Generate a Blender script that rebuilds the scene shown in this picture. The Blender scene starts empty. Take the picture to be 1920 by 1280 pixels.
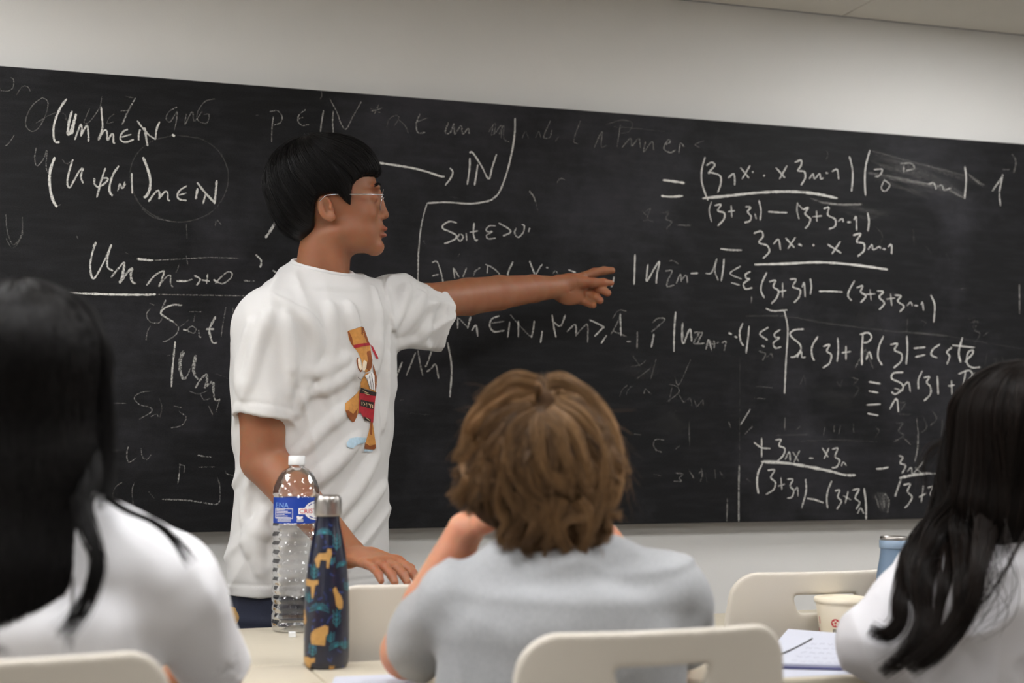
import bpy, bmesh, math, random
import numpy as np
from mathutils import Vector, Matrix
from mathutils.bvhtree import BVHTree

# ------------------------------------------------------------------ camera, world, exposure
sc = bpy.context.scene
COL = sc.collection
F = 50.0 / 36.0 * 1920.0                      # focal length in photo pixels
YAW, PITCH, CAMZ = math.radians(17.83), math.radians(4.14), 1.085
cam_data = bpy.data.cameras.new('camera')
cam_data.lens = 50.0
cam_data.sensor_width = 36.0
cam_data.clip_start = 0.05
cam_data.dof.use_dof = True
cam_data.dof.focus_distance = 2.95
cam_data.dof.aperture_fstop = 3.0
camera = bpy.data.objects.new('camera', cam_data)
COL.objects.link(camera)
camera.location = (0, 0, CAMZ)
camera.rotation_euler = (math.pi / 2 + PITCH, 0, -YAW)
sc.camera = camera

world = bpy.data.worlds.new('world')
sc.world = world
world.use_nodes = True
world.node_tree.nodes['Background'].inputs[0].default_value = (0.9, 0.92, 1.0, 1)
world.node_tree.nodes['Background'].inputs[1].default_value = 0.05

sc.view_settings.view_transform = 'Standard'
sc.view_settings.look = 'None'
sc.view_settings.gamma = 1.0
sc.view_settings.use_curve_mapping = False
sc.view_settings.exposure = 0.0
sc.cycles.max_bounces = 8
sc.cycles.transparent_max_bounces = 24
sc.cycles.caustics_reflective = False
sc.cycles.caustics_refractive = False
LAMP = 18.5                                    # emission of the ceiling panels

# ------------------------------------------------------------------ view frame (photo pixel + depth -> world)
cR = np.array([math.cos(YAW), -math.sin(YAW), 0.0])
cF = np.array([math.sin(YAW) * math.cos(PITCH), math.cos(YAW) * math.cos(PITCH), math.sin(PITCH)])
cU = np.cross(cR, cF)
C0 = np.array([0, 0, CAMZ])
UP = np.array([0, 0, 1.0])

def ray(px, py):
    return cF + cR * ((px - 960) / F) + cU * ((640 - py) / F)
def W(px, py, d):
    return C0 + ray(px, py) * d
def on_y(px, py, y):
    r = ray(px, py)
    return C0 + r * (y / r[1])
def on_z(px, py, z):
    r = ray(px, py)
    return C0 + r * ((z - CAMZ) / r[2])
def nrm(v):
    v = np.asarray(v, float)
    return v / np.linalg.norm(v)

# ------------------------------------------------------------------ object helpers
def tag(o, label=None, cat=None, group=None, kind=None):
    if label: o['label'] = label
    if cat: o['category'] = cat
    if group: o['group'] = group
    if kind: o['kind'] = kind
    return o

def empty(name, loc, rz=0.0):
    o = bpy.data.objects.new(name, None)
    o.empty_display_size = 0.1
    o.location = loc
    o.rotation_euler = (0, 0, rz)
    COL.objects.link(o)
    return o

def link(name, me, mat, parent=None):
    """mesh given in world coordinates; parented keeping its place"""
    if mat is not None:
        me.materials.append(mat)
    o = bpy.data.objects.new(name, me)
    COL.objects.link(o)
    if parent is not None:
        o.parent = parent
        q = parent
        m = Matrix.Identity(4)
        while q is not None:
            m = q.matrix_basis.inverted() @ m if False else m
            q = q.parent
        o.matrix_parent_inverse = world_of(parent).inverted()
    return o

def world_of(o):
    m = Matrix.LocRotScale(o.location, o.rotation_euler, o.scale)
    if o.parent is not None:
        return world_of(o.parent) @ o.matrix_parent_inverse @ m
    return m

def np_mesh(name, V, faces, smooth=True):
    """V (n,3); faces (m,k) array with constant k"""
    V = np.ascontiguousarray(V, dtype=np.float32)
    faces = np.ascontiguousarray(faces, dtype=np.int32)
    k = faces.shape[1]
    me = bpy.data.meshes.new(name)
    me.vertices.add(len(V))
    me.vertices.foreach_set('co', V.ravel())
    me.loops.add(faces.size)
    me.loops.foreach_set('vertex_index', faces.ravel())
    me.polygons.add(len(faces))
    me.polygons.foreach_set('loop_start', np.arange(0, faces.size, k, dtype=np.int32))
    try:
        me.polygons.foreach_set('loop_total', np.full(len(faces), k, dtype=np.int32))
    except Exception:
        pass
    me.polygons.foreach_set('use_smooth', np.full(len(faces), smooth, dtype=bool))
    me.update(calc_edges=True)
    return me

def set_attr(me, name, vals):
    a = me.attributes.new(name, 'FLOAT', 'POINT')
    a.data.foreach_set('value', np.asarray(vals, dtype=np.float32))

def bm_mesh(bm, name, smooth=False):
    bmesh.ops.recalc_face_normals(bm, faces=bm.faces)
    me = bpy.data.meshes.new(name)
    bm.to_mesh(me)
    bm.free()
    for p in me.polygons:
        p.use_smooth = smooth
    return me

def box(bm, lo, hi, bevel=0.0, seg=2):
    c = [(lo[i] + hi[i]) / 2 for i in range(3)]
    s = [abs(hi[i] - lo[i]) for i in range(3)]
    r = bmesh.ops.create_cube(bm, size=1.0, matrix=Matrix.Translation(c) @ Matrix.Diagonal((*s, 1)))
    if bevel > 0:
        es = list({e for v in r['verts'] for e in v.link_edges})
        bmesh.ops.bevel(bm, geom=es, offset=bevel, segments=seg, affect='EDGES', profile=0.5)

def box_mesh(name, lo, hi, bevel=0.0, seg=2):
    bm = bmesh.new()
    box(bm, lo, hi, bevel, seg)
    return bm_mesh(bm, name)

def lathe(profile, n=48, center=(0, 0, 0)):
    """profile [(r,z)...] -> V,F quads (closed ends when r==0 are tiny rings)"""
    prof = np.array(profile, float)
    m = len(prof)
    a = np.linspace(0, 2 * math.pi, n, endpoint=False)
    V = np.zeros((m, n, 3))
    V[:, :, 0] = prof[:, 0:1] * np.cos(a)
    V[:, :, 1] = prof[:, 0:1] * np.sin(a)
    V[:, :, 2] = prof[:, 1:2]
    V = V.reshape(-1, 3) + np.array(center)
    i, j = np.meshgrid(np.arange(m - 1), np.arange(n), indexing='ij')
    j2 = (j + 1) % n
    Fq = np.stack([i * n + j, i * n + j2, (i + 1) * n + j2, (i + 1) * n + j], -1).reshape(-1, 4)
    return V, Fq

def tube(points, radius, n=10):
    P = np.array(points, float)
    R = np.broadcast_to(np.asarray(radius, float), (len(P),))
    T = np.gradient(P, axis=0)
    T /= np.linalg.norm(T, axis=1)[:, None] + 1e-12
    ref = np.array([0, 0, 1.0]) if abs(T[0, 2]) < 0.9 else np.array([1.0, 0, 0])
    u = nrm(np.cross(T[0], ref))
    V = []
    a = np.linspace(0, 2 * math.pi, n, endpoint=False)
    for k in range(len(P)):
        u = u - T[k] * np.dot(u, T[k])
        u = nrm(u)
        v = np.cross(T[k], u)
        V.append(P[k] + R[k] * (np.cos(a)[:, None] * u + np.sin(a)[:, None] * v))
    m = len(P)
    V = np.concatenate(V)
    i, j = np.meshgrid(np.arange(m - 1), np.arange(n), indexing='ij')
    j2 = (j + 1) % n
    Fq = np.stack([i * n + j, i * n + j2, (i + 1) * n + j2, (i + 1) * n + j], -1).reshape(-1, 4)
    # end caps as fans of quads (degenerate-free: centre vertex)
    c0, c1 = len(V), len(V) + 1
    V = np.concatenate([V, P[:1], P[-1:]])
    jj = np.arange(0, n, 2)
    cap0 = np.stack([np.full(len(jj), c0), (jj + 2) % n, (jj + 1) % n, jj], -1)
    b = (m - 1) * n
    cap1 = np.stack([np.full(len(jj), c1), b + jj, b + (jj + 1) % n, b + (jj + 2) % n], -1)
    return V, np.concatenate([Fq, cap0, cap1])

def join(parts):
    Vs, Fs, o = [], [], 0
    for V, Fq in parts:
        Vs.append(V); Fs.append(Fq + o); o += len(V)
    return np.concatenate(Vs), np.concatenate(Fs)

def catmull(pts, sub=6):
    P = np.array(pts, float)
    if len(P) < 3:
        t = np.linspace(0, 1, sub + 1)[:, None]
        return P[0] + (P[1] - P[0]) * t
    Q = np.concatenate([[2 * P[0] - P[1]], P, [2 * P[-1] - P[-2]]])
    out = []
    t = np.linspace(0, 1, sub, endpoint=False)[:, None]
    for i in range(len(P) - 1):
        a, b, c, d = Q[i:i + 4]
        out.append(0.5 * (2 * b + (c - a) * t + (2 * a - 5 * b + 4 * c - d) * t ** 2 + (3 * b - a - 3 * c + d) * t ** 3))
    out.append(P[-1:])
    return np.concatenate(out)

# ------------------------------------------------------------------ materials
def srgb(r, g, b):
    f = lambda c: (c / 255 / 12.92) if c / 255 <= 0.04045 else ((c / 255 + 0.055) / 1.055) ** 2.4
    return (f(r), f(g), f(b), 1.0)

def mat(name, col, rough=0.5, metal=0.0, var=0.0, vscale=20.0, bump=0.0, bscale=200.0, sss=0.0, sssr=(1.0, 0.35, 0.2),
        spec=0.5, stretch=None, sheen=0.0, coat=0.0, attr=None, col2=None, detail=4.0):
    m = bpy.data.materials.new(name)
    m.use_nodes = True
    nt = m.node_tree
    N, L = nt.nodes, nt.links
    b = N['Principled BSDF']
    b.inputs['Base Color'].default_value = col
    b.inputs['Roughness'].default_value = rough
    b.inputs['Metallic'].default_value = metal
    b.inputs['Specular IOR Level'].default_value = spec
    if sheen:
        b.inputs['Sheen Weight'].default_value = sheen
    if coat:
        b.inputs['Coat Weight'].default_value = coat
        b.inputs['Coat Roughness'].default_value = 0.1
    if sss > 0:
        b.inputs['Subsurface Weight'].default_value = 1.0
        b.inputs['Subsurface Scale'].default_value = sss
        b.inputs['Subsurface Radius'].default_value = sssr
    tc = N.new('ShaderNodeTexCoord')
    src = tc.outputs['Object']
    if stretch:
        mp = N.new('ShaderNodeMapping')
        mp.inputs['Scale'].default_value = stretch
        L.new(src, mp.inputs['Vector'])
        src = mp.outputs['Vector']
    if var > 0 or col2 is not None:
        mx = N.new('ShaderNodeMix')
        mx.data_type = 'RGBA'
        if attr:
            at = N.new('ShaderNodeAttribute')
            at.attribute_name = attr
            fac = at.outputs['Fac']
        else:
            nz = N.new('ShaderNodeTexNoise')
            nz.inputs['Scale'].default_value = vscale
            nz.inputs['Detail'].default_value = detail
            L.new(src, nz.inputs['Vector'])
            rp = N.new('ShaderNodeMapRange')
            rp.inputs['From Min'].default_value = 0.3
            rp.inputs['From Max'].default_value = 0.7
            L.new(nz.outputs['Fac'], rp.inputs['Value'])
            fac = rp.outputs['Result']
        c2 = col2 if col2 is not None else tuple(min(1, c * (1 + var)) for c in col[:3]) + (1,)
        c1 = col if col2 is not None else tuple(c * (1 - var) for c in col[:3]) + (1,)
        mx.inputs[6].default_value = c1
        mx.inputs[7].default_value = c2
        L.new(fac, mx.inputs[0])
        L.new(mx.outputs[2], b.inputs['Base Color'])
    if bump > 0:
        nb = N.new('ShaderNodeTexNoise')
        nb.inputs['Scale'].default_value = bscale
        nb.inputs['Detail'].default_value = 3
        L.new(src, nb.inputs['Vector'])
        bp = N.new('ShaderNodeBump')
        bp.inputs['Strength'].default_value = bump
        bp.inputs['Distance'].default_value = 0.002
        L.new(nb.outputs['Fac'], bp.inputs['Height'])
        L.new(bp.outputs['Normal'], b.inputs['Normal'])
    return m

# ------------------------------------------------------------------ signed distance modelling
def _hash(ix, iy, iz):
    n = (ix * 374761393 + iy * 668265263 + iz * 2147483647 * 3) & 0x7fffffff
    n = ((n ^ (n >> 13)) * 1274126177) & 0x7fffffff
    return ((n ^ (n >> 16)) & 0xffff) / 65535.0

def vnoise(p, scale=1.0, seed=0):
    q = p * scale + seed * 17.31
    i = np.floor(q).astype(np.int64)
    f = q - i
    f = f * f * (3 - 2 * f)
    r = 0
    for dx in (0, 1):
        for dy in (0, 1):
            for dz in (0, 1):
                w = (f[:, 0] if dx else 1 - f[:, 0]) * (f[:, 1] if dy else 1 - f[:, 1]) * (f[:, 2] if dz else 1 - f[:, 2])
                r = r + w * _hash(i[:, 0] + dx, i[:, 1] + dy, i[:, 2] + dz)
    return r * 2 - 1

class Sdf:
    def __init__(self):
        self.prims = []
        self.post = None
    def _add(self, fn, lo, hi, k, op):
        self.prims.append((fn, np.asarray(lo) - 1e-4, np.asarray(hi) + 1e-4, k, op))
        return self
    def cone(self, a, b, ra, rb, k=0.01, op='u'):
        a, b = np.asarray(a, float), np.asarray(b, float)
        ab = b - a
        L2 = float(ab @ ab) + 1e-12
        def fn(p):
            t = np.clip(((p - a) @ ab) / L2, 0, 1)
            q = p - a - t[:, None] * ab
            return np.sqrt((q * q).sum(1)) - (ra + (rb - ra) * t)
        R = max(ra, rb)
        return self._add(fn, np.minimum(a, b) - R, np.maximum(a, b) + R, k, op)
    def chain(self, pts, radii, k=0.01, op='u'):
        for i in range(len(pts) - 1):
            self.cone(pts[i], pts[i + 1], radii[i], radii[i + 1], k, op)
        return self
    def ell(self, c, r, axes=None, k=0.01, op='u'):
        c = np.asarray(c, float)
        r = np.asarray(r, float)
        A = np.eye(3) if axes is None else np.asarray(axes, float)
        def fn(p):
            q = (p - c) @ A.T
            k0 = np.sqrt(((q / r) ** 2).sum(1))
            k1 = np.sqrt(((q / r ** 2) ** 2).sum(1)) + 1e-9
            return k0 * (k0 - 1) / k1
        R = r.max()
        return self._add(fn, c - R, c + R, k, op)
    def econe(self, a, b, u, ra, rb, k=0.01, op='u', cap=None):
        """elliptic tapered tube from a to b; u = direction of the first radius"""
        a, b = np.asarray(a, float), np.asarray(b, float)
        ab = b - a
        L = np.linalg.norm(ab)
        w = ab / L
        u = np.asarray(u, float)
        u = nrm(u - w * (u @ w))
        v = np.cross(w, u)
        ra, rb = np.asarray(ra, float), np.asarray(rb, float)
        ce = cap if cap is not None else min(ra.min(), rb.min())
        def fn(p):
            q = p - a
            h = q @ w
            t = np.clip(h / L, 0, 1)
            ex = h - t * L
            ru = ra[0] + (rb[0] - ra[0]) * t
            rv = ra[1] + (rb[1] - ra[1]) * t
            x, y = q @ u, q @ v
            k0 = np.sqrt((x / ru) ** 2 + (y / rv) ** 2 + (ex / ce) ** 2)
            k1 = np.sqrt((x / ru ** 2) ** 2 + (y / rv ** 2) ** 2 + (ex / ce ** 2) ** 2) + 1e-9
            return k0 * (k0 - 1) / k1
        R = max(ra.max(), rb.max(), ce)
        return self._add(fn, np.minimum(a, b) - R, np.maximum(a, b) + R, k, op)
    def eval(self, p, lo, hi, slack):
        d = np.full(len(p), 0.5)
        for fn, l, h, k, op in self.prims:
            m = k + slack
            if (l - m > hi).any() or (h + m < lo).any():
                continue
            e = fn(p)
            if op == 'u':
                hh = np.clip(0.5 + 0.5 * (d - e) / k, 0, 1)
                d = d * (1 - hh) + e * hh - k * hh * (1 - hh)
            elif op == 's':
                e = -e
                hh = np.clip(0.5 - 0.5 * (d - e) / k, 0, 1)
                d = d * (1 - hh) + e * hh + k * hh * (1 - hh)
        if self.post is not None:
            d = self.post(p, d)
        return d
    def mesh(self, name, h=0.003, B=24, grow=0.02, relax=1):
        lo = np.min([p[1] for p in self.prims if p[4] == 'u'], axis=0) - grow
        hi = np.max([p[2] for p in self.prims if p[4] == 'u'], axis=0) + grow
        nb = np.ceil((hi - lo) / (h * B)).astype(int)
        bs = h * B
        diag = bs * math.sqrt(3) / 2
        N = nb * B + 4
        keys, poss, quads = [], [], []
        g = np.arange(-1, B + 1)
        GX, GY, GZ = np.meshgrid(g, g, g, indexing='ij')
        M = B + 2
        base = np.stack([GX, GY, GZ], -1).reshape(-1, 3)
        for bx in range(nb[0]):
            for by in range(nb[1]):
                for bz in range(nb[2]):
                    o = np.array([bx, by, bz]) * B
                    c = lo + (o + B / 2) * h
                    dc = self.eval(c[None], c, c, diag * 1.6)[0]
                    if abs(dc) > diag * 1.5 + 0.012:
                        continue
                    P = lo + (base + o) * h
                    D = self.eval(P, P[0], P[-1], 2 * h)
                    D = D.reshape(M, M, M)
                    S = D < 0
                    if S.all() or not S.any():
                        continue
                    # cells -1..B-1  -> array index 0..B
                    cs = sum(S[a:a + M - 1, b_:b_ + M - 1, c_:c_ + M - 1].astype(np.int8) for a in (0, 1) for b_ in (0, 1) for c_ in (0, 1))
                    ci = np.argwhere((cs > 0) & (cs < 8))
                    acc = np.zeros((len(ci), 3))
                    cnt = np.zeros(len(ci))
                    for ax in range(3):
                        for a in (0, 1):
                            for b_ in (0, 1):
                                off = np.zeros(3, int)
                                oth = [q for q in range(3) if q != ax]
                                off[oth[0]] = a; off[oth[1]] = b_
                                i0 = ci + off
                                i1 = i0.copy(); i1[:, ax] += 1
                                d0 = D[i0[:, 0], i0[:, 1], i0[:, 2]]
                                d1 = D[i1[:, 0], i1[:, 1], i1[:, 2]]
                                x = (d0 < 0) != (d1 < 0)
                                t = np.where(x, d0 / np.where(x, d0 - d1, 1), 0)
                                pt = i0.astype(float)
                                pt[:, ax] += t
                                acc += pt * x[:, None]
                                cnt += x
                    pos = acc / cnt[:, None] - 1 + o
                    gi = ci - 1 + o + 1            # shift so never negative
                    keys.append((gi[:, 0] * N[1] + gi[:, 1]) * N[2] + gi[:, 2])
                    poss.append(lo + pos * h)
                    for ax in range(3):
                        sl0 = [slice(1, B + 1)] * 3
                        sl1 = list(sl0); sl1[ax] = slice(2, B + 2)
                        s0, s1 = S[tuple(sl0)], S[tuple(sl1)]
                        for flip in (0, 1):
                            e = np.argwhere((s0 & ~s1) if not flip else (~s0 & s1))
                            if not len(e):
                                continue
                            u, v = [(1, 2), (2, 0), (0, 1)][ax]
                            q = []
                            for du, dv in ((-1, -1), (0, -1), (0, 0), (-1, 0)):
                                cc = e + o + 1
                                cc[:, u] += du; cc[:, v] += dv
                                q.append((cc[:, 0] * N[1] + cc[:, 1]) * N[2] + cc[:, 2])
                            q = np.stack(q, -1)
                            quads.append(q[:, ::-1] if flip else q)
        keys = np.concatenate(keys); poss = np.concatenate(poss); quads = np.concatenate(quads)
        uk, ui = np.unique(keys, return_index=True)
        V = poss[ui]
        idx = np.searchsorted(uk, quads)
        idx = np.clip(idx, 0, len(uk) - 1)
        ok = (uk[idx] == quads).all(1)
        Fq = idx[ok]
        for _ in range(relax):
            A = np.zeros_like(V); n = np.zeros(len(V))
            for a in range(4):
                i, j = Fq[:, a], Fq[:, (a + 1) % 4]
                np.add.at(A, i, V[j]); np.add.at(n, i, 1)
                np.add.at(A, j, V[i]); np.add.at(n, j, 1)
            V = V * 0.5 + 0.5 * A / np.maximum(n, 1)[:, None]
        return np_mesh(name, V, Fq)

def bvh_of(me):
    V = np.zeros(len(me.vertices) * 3, dtype=np.float32)
    me.vertices.foreach_get('co', V)
    Fq = [tuple(p.vertices) for p in me.polygons]
    return BVHTree.FromPolygons([tuple(v) for v in V.reshape(-1, 3)], Fq)

# ------------------------------------------------------------------ hair strands as thin tapered tubes
def strands(name, paths, r0, material, parent, rng, sides=3, tip=0.25, tints=None):
    """paths (n,m,3); r0 scalar or (n,)"""
    P = np.asarray(paths, float)
    n, m, _ = P.shape
    T = np.gradient(P, axis=1)
    T /= np.linalg.norm(T, axis=2, keepdims=True) + 1e-9
    ref = rng.normal(size=(n, 1, 3)) * 0.2 + np.array([0.3, 0.8, 0.1])
    u = np.cross(T, ref)
    u /= np.linalg.norm(u, axis=2, keepdims=True) + 1e-9
    v = np.cross(T, u)
    s = np.linspace(0, 1, m)
    prof = np.where(s < 0.6, 1.0, 1.0 - (1 - tip) * ((s - 0.6) / 0.4) ** 1.5)
    r = np.broadcast_to(np.asarray(r0, float).reshape(-1, 1), (n, 1)) * prof[None]
    rings = []
    for a in range(sides):
        an = 2 * math.pi * a / sides
        rings.append(P + r[..., None] * (math.cos(an) * u + math.sin(an) * v))
    V = np.stack(rings, 2).reshape(-1, 3)          # n,m,sides
    i, j, a = np.meshgrid(np.arange(n), np.arange(m - 1), np.arange(sides), indexing='ij')
    a2 = (a + 1) % sides
    b0 = (i * m + j) * sides
    b1 = (i * m + j + 1) * sides
    Fq = np.stack([b0 + a, b0 + a2, b1 + a2, b1 + a], -1).reshape(-1, 4)
    me = np_mesh(name, V, Fq)
    tint = np.repeat(rng.random(n) if tints is None else np.asarray(tints), m * sides)
    set_attr(me, 'tint', tint)
    return link(name, me, material, parent)
# ------------------------------------------------------------------ room shell
BY = float(W(1100, 600, 3.69)[1])              # front face of the blackboard
WALL_Y = BY + 0.05
ZT = float(np.mean([on_y(300, 146, BY)[2], on_y(960, 196.5, BY)[2], on_y(1800, 261, BY)[2]]))
ZB = float(np.mean([on_y(460, 996.5, BY)[2], on_y(960, 987, BY)[2], on_y(1600, 974, BY)[2]]))
CEIL = float(on_y(1580, 31.5, WALL_Y)[2])
X0, X1, YB = -3.6, 5.6, -4.2
print('board', BY, ZB, ZT, 'ceiling', CEIL)

m_wall = mat('painted_wall', srgb(226, 225, 222), 0.75, var=0.02, vscale=3.0, bump=0.12, bscale=220)
m_ceil = mat('ceiling_tile', srgb(226, 222, 212), 0.85, var=0.02, vscale=8.0, bump=0.2, bscale=260)
m_grid = mat('ceiling_grid', srgb(196, 193, 186), 0.5)
m_gap = mat('dark_gap', srgb(70, 68, 64), 0.8)
m_floor = mat('floor_vinyl', srgb(140, 134, 126), 0.45, var=0.12, vscale=14.0)
m_base = mat('baseboard_paint', srgb(120, 118, 115), 0.5)

def shell(name, lo, hi, m):
    o = link(name, box_mesh(name, lo, hi), m)
    o['kind'] = 'structure'
    return o
shell('floor', (X0 - .1, YB - .1, -0.1), (X1 + .1, WALL_Y + .1, 0), m_floor)
shell('wall_front', (X0 - .1, WALL_Y, 0), (X1 + .1, WALL_Y + .1, CEIL), m_wall)
shell('wall_back', (X0 - .1, YB - .1, 0), (X1 + .1, YB, CEIL), m_wall)
shell('wall_left', (X0 - .1, YB, 0), (X0, WALL_Y, CEIL), m_wall)
shell('wall_right', (X1, YB, 0), (X1 + .1, WALL_Y, CEIL), m_wall)
shell('baseboard_front', (X0, WALL_Y - 0.012, 0), (X1, WALL_Y, 0.08), m_base)

# suspended ceiling: tiles with thin open joints; a dark void above, lamps fill some cells
PX = float(on_y(1578, 26, WALL_Y)[0])           # one tile joint seen in the photo
PX2 = float(on_y(1912, 62, WALL_Y)[0])
TS = PX2 - PX
print('TILE', TS, PX, WALL_Y, CEIL)
bm = bmesh.new()
cells = []
ix0, ix1 = math.floor((X0 - PX) / TS), math.ceil((X1 - PX) / TS)
iy1 = math.ceil((WALL_Y - YB) / TS)
lamp_xy = []
LAMPS = {(x, 1) for x in (-9, -5, 0, 5)} | {(x, 3) for x in (-8, -6, -4, -2, 2)} | {(x, 7) for x in (-9, -5, -1, 3)}
for ix in range(ix0, ix1):
    for iy in range(iy1):
        xa, xb = max(X0, PX + ix * TS), min(X1, PX + (ix + 1) * TS)
        yb, ya = WALL_Y - iy * TS - 0.004, max(YB, WALL_Y - (iy + 1) * TS)
        if (ix, iy) in LAMPS:
            lamp_xy.append((xa, xb, ya, yb))
            continue
        if xb - xa > .02 and yb - ya > .02:
            box(bm, (xa + .0018, ya + .0018, CEIL), (xb - .0018, yb - .0018, CEIL + .015))
o = link('ceiling', bm_mesh(bm, 'ceiling'), m_ceil); o['kind'] = 'structure'
shell('trim_1', (X0, YB, CEIL + .0152), (X1, WALL_Y, CEIL + .03), m_gap)

# ceiling lamps: recessed square panels
m_lamp = bpy.data.materials.new('lamp_diffuser')
m_lamp.use_nodes = True
_b = m_lamp.node_tree.nodes['Principled BSDF']
_b.inputs['Base Color'].default_value = (0.8, 0.8, 0.8, 1)
_b.inputs['Emission Color'].default_value = (1.0, 0.995, 0.995, 1)
_b.inputs['Emission Strength'].default_value = LAMP
m_lframe = mat('lamp_frame_white', srgb(225, 225, 222), 0.4)
for n, (xa, xb, ya, yb) in enumerate(lamp_xy):
    cx, cy = (xa + xb) / 2, (ya + yb) / 2
    t = empty('ceiling_light', (cx, cy, CEIL))
    tag(t, 'square recessed ceiling light panel with white frame', 'ceiling light', 'ceiling light panels above the classroom')
    hw, hl = (xb - xa) / 2 - .002, (yb - ya) / 2 - .002
    bm = bmesh.new()
    for lo, hi in (((-hw, -hl, -.004), (-hw + .03, hl, .012)), ((hw - .03, -hl, -.004), (hw, hl, .012)),
                   ((-hw + .03, -hl, -.004), (hw - .03, -hl + .03, .012)), ((-hw + .03, hl - .03, -.004), (hw - .03, hl, .012))):
        box(bm, [lo[0] + cx, lo[1] + cy, lo[2] + CEIL], [hi[0] + cx, hi[1] + cy, hi[2] + CEIL])
    link('frame', bm_mesh(bm, 'lamp_frame'), m_lframe, t)
    link('diffuser', box_mesh('lamp_diffuser', (cx - hw + .03, cy - hl + .03, CEIL + .001), (cx + hw - .03, cy + hl - .03, CEIL + .008)), m_lamp, t)

# ------------------------------------------------------------------ blackboard
m_board = bpy.data.materials.new('blackboard_slate')
m_board.use_nodes = True
nt = m_board.node_tree; N, L = nt.nodes, nt.links
b = N['Principled BSDF']
b.inputs['Roughness'].default_value = 0.62
b.inputs['Specular IOR Level'].default_value = 0.2
tc = N.new('ShaderNodeTexCoord')
n1 = N.new('ShaderNodeTexNoise'); n1.inputs['Scale'].default_value = 2.2; n1.inputs['Detail'].default_value = 6; n1.inputs['Roughness'].default_value = .62
n2 = N.new('ShaderNodeTexNoise'); n2.inputs['Scale'].default_value = 420; n2.inputs['Detail'].default_value = 3
mp = N.new('ShaderNodeMapping'); mp.inputs['Scale'].default_value = (5, 1, 26)
n3 = N.new('ShaderNodeTexNoise'); n3.inputs['Scale'].default_value = 2.0; n3.inputs['Detail'].default_value = 6
L.new(tc.outputs['Object'], n1.inputs['Vector']); L.new(tc.outputs['Object'], n2.inputs['Vector'])
L.new(tc.outputs['Object'], mp.inputs['Vector']); L.new(mp.outputs['Vector'], n3.inputs['Vector'])
r1 = N.new('ShaderNodeMapRange'); r1.inputs['From Min'].default_value = .47; r1.inputs['From Max'].default_value = .8
L.new(n1.outputs['Fac'], r1.inputs['Value'])
r3 = N.new('ShaderNodeMapRange'); r3.inputs['From Min'].default_value = .45; r3.inputs['From Max'].default_value = .8
L.new(n3.outputs['Fac'], r3.inputs['Value'])
r2 = N.new('ShaderNodeMapRange'); r2.inputs['From Min'].default_value = .4; r2.inputs['From Max'].default_value = .75
L.new(n2.outputs['Fac'], r2.inputs['Value'])
ma = N.new('ShaderNodeMath'); ma.operation = 'MULTIPLY_ADD'; ma.inputs[1].default_value = .22
L.new(r3.outputs['Result'], ma.inputs[0]); L.new(r1.outputs['Result'], ma.inputs[2])
mb = N.new('ShaderNodeMath'); mb.operation = 'MULTIPLY_ADD'; mb.inputs[1].default_value = .25
L.new(r2.outputs['Result'], mb.inputs[0]); L.new(ma.outputs[0], mb.inputs[2])
mxb = N.new('ShaderNodeMix'); mxb.data_type = 'RGBA'
mxb.inputs[6].default_value = srgb(11, 11, 12); mxb.inputs[7].default_value = srgb(54, 53, 58)
L.new(mb.outputs[0], mxb.inputs[0]); L.new(mxb.outputs[2], b.inputs['Base Color'])
board = link('blackboard', box_mesh('blackboard', (-2.4, BY, ZB), (3.9, WALL_Y - .001, ZT), 0.002, 1), m_board)
tag(board, 'wide black chalkboard covered with handwritten white equations, fixed to the front wall', 'blackboard')

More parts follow.
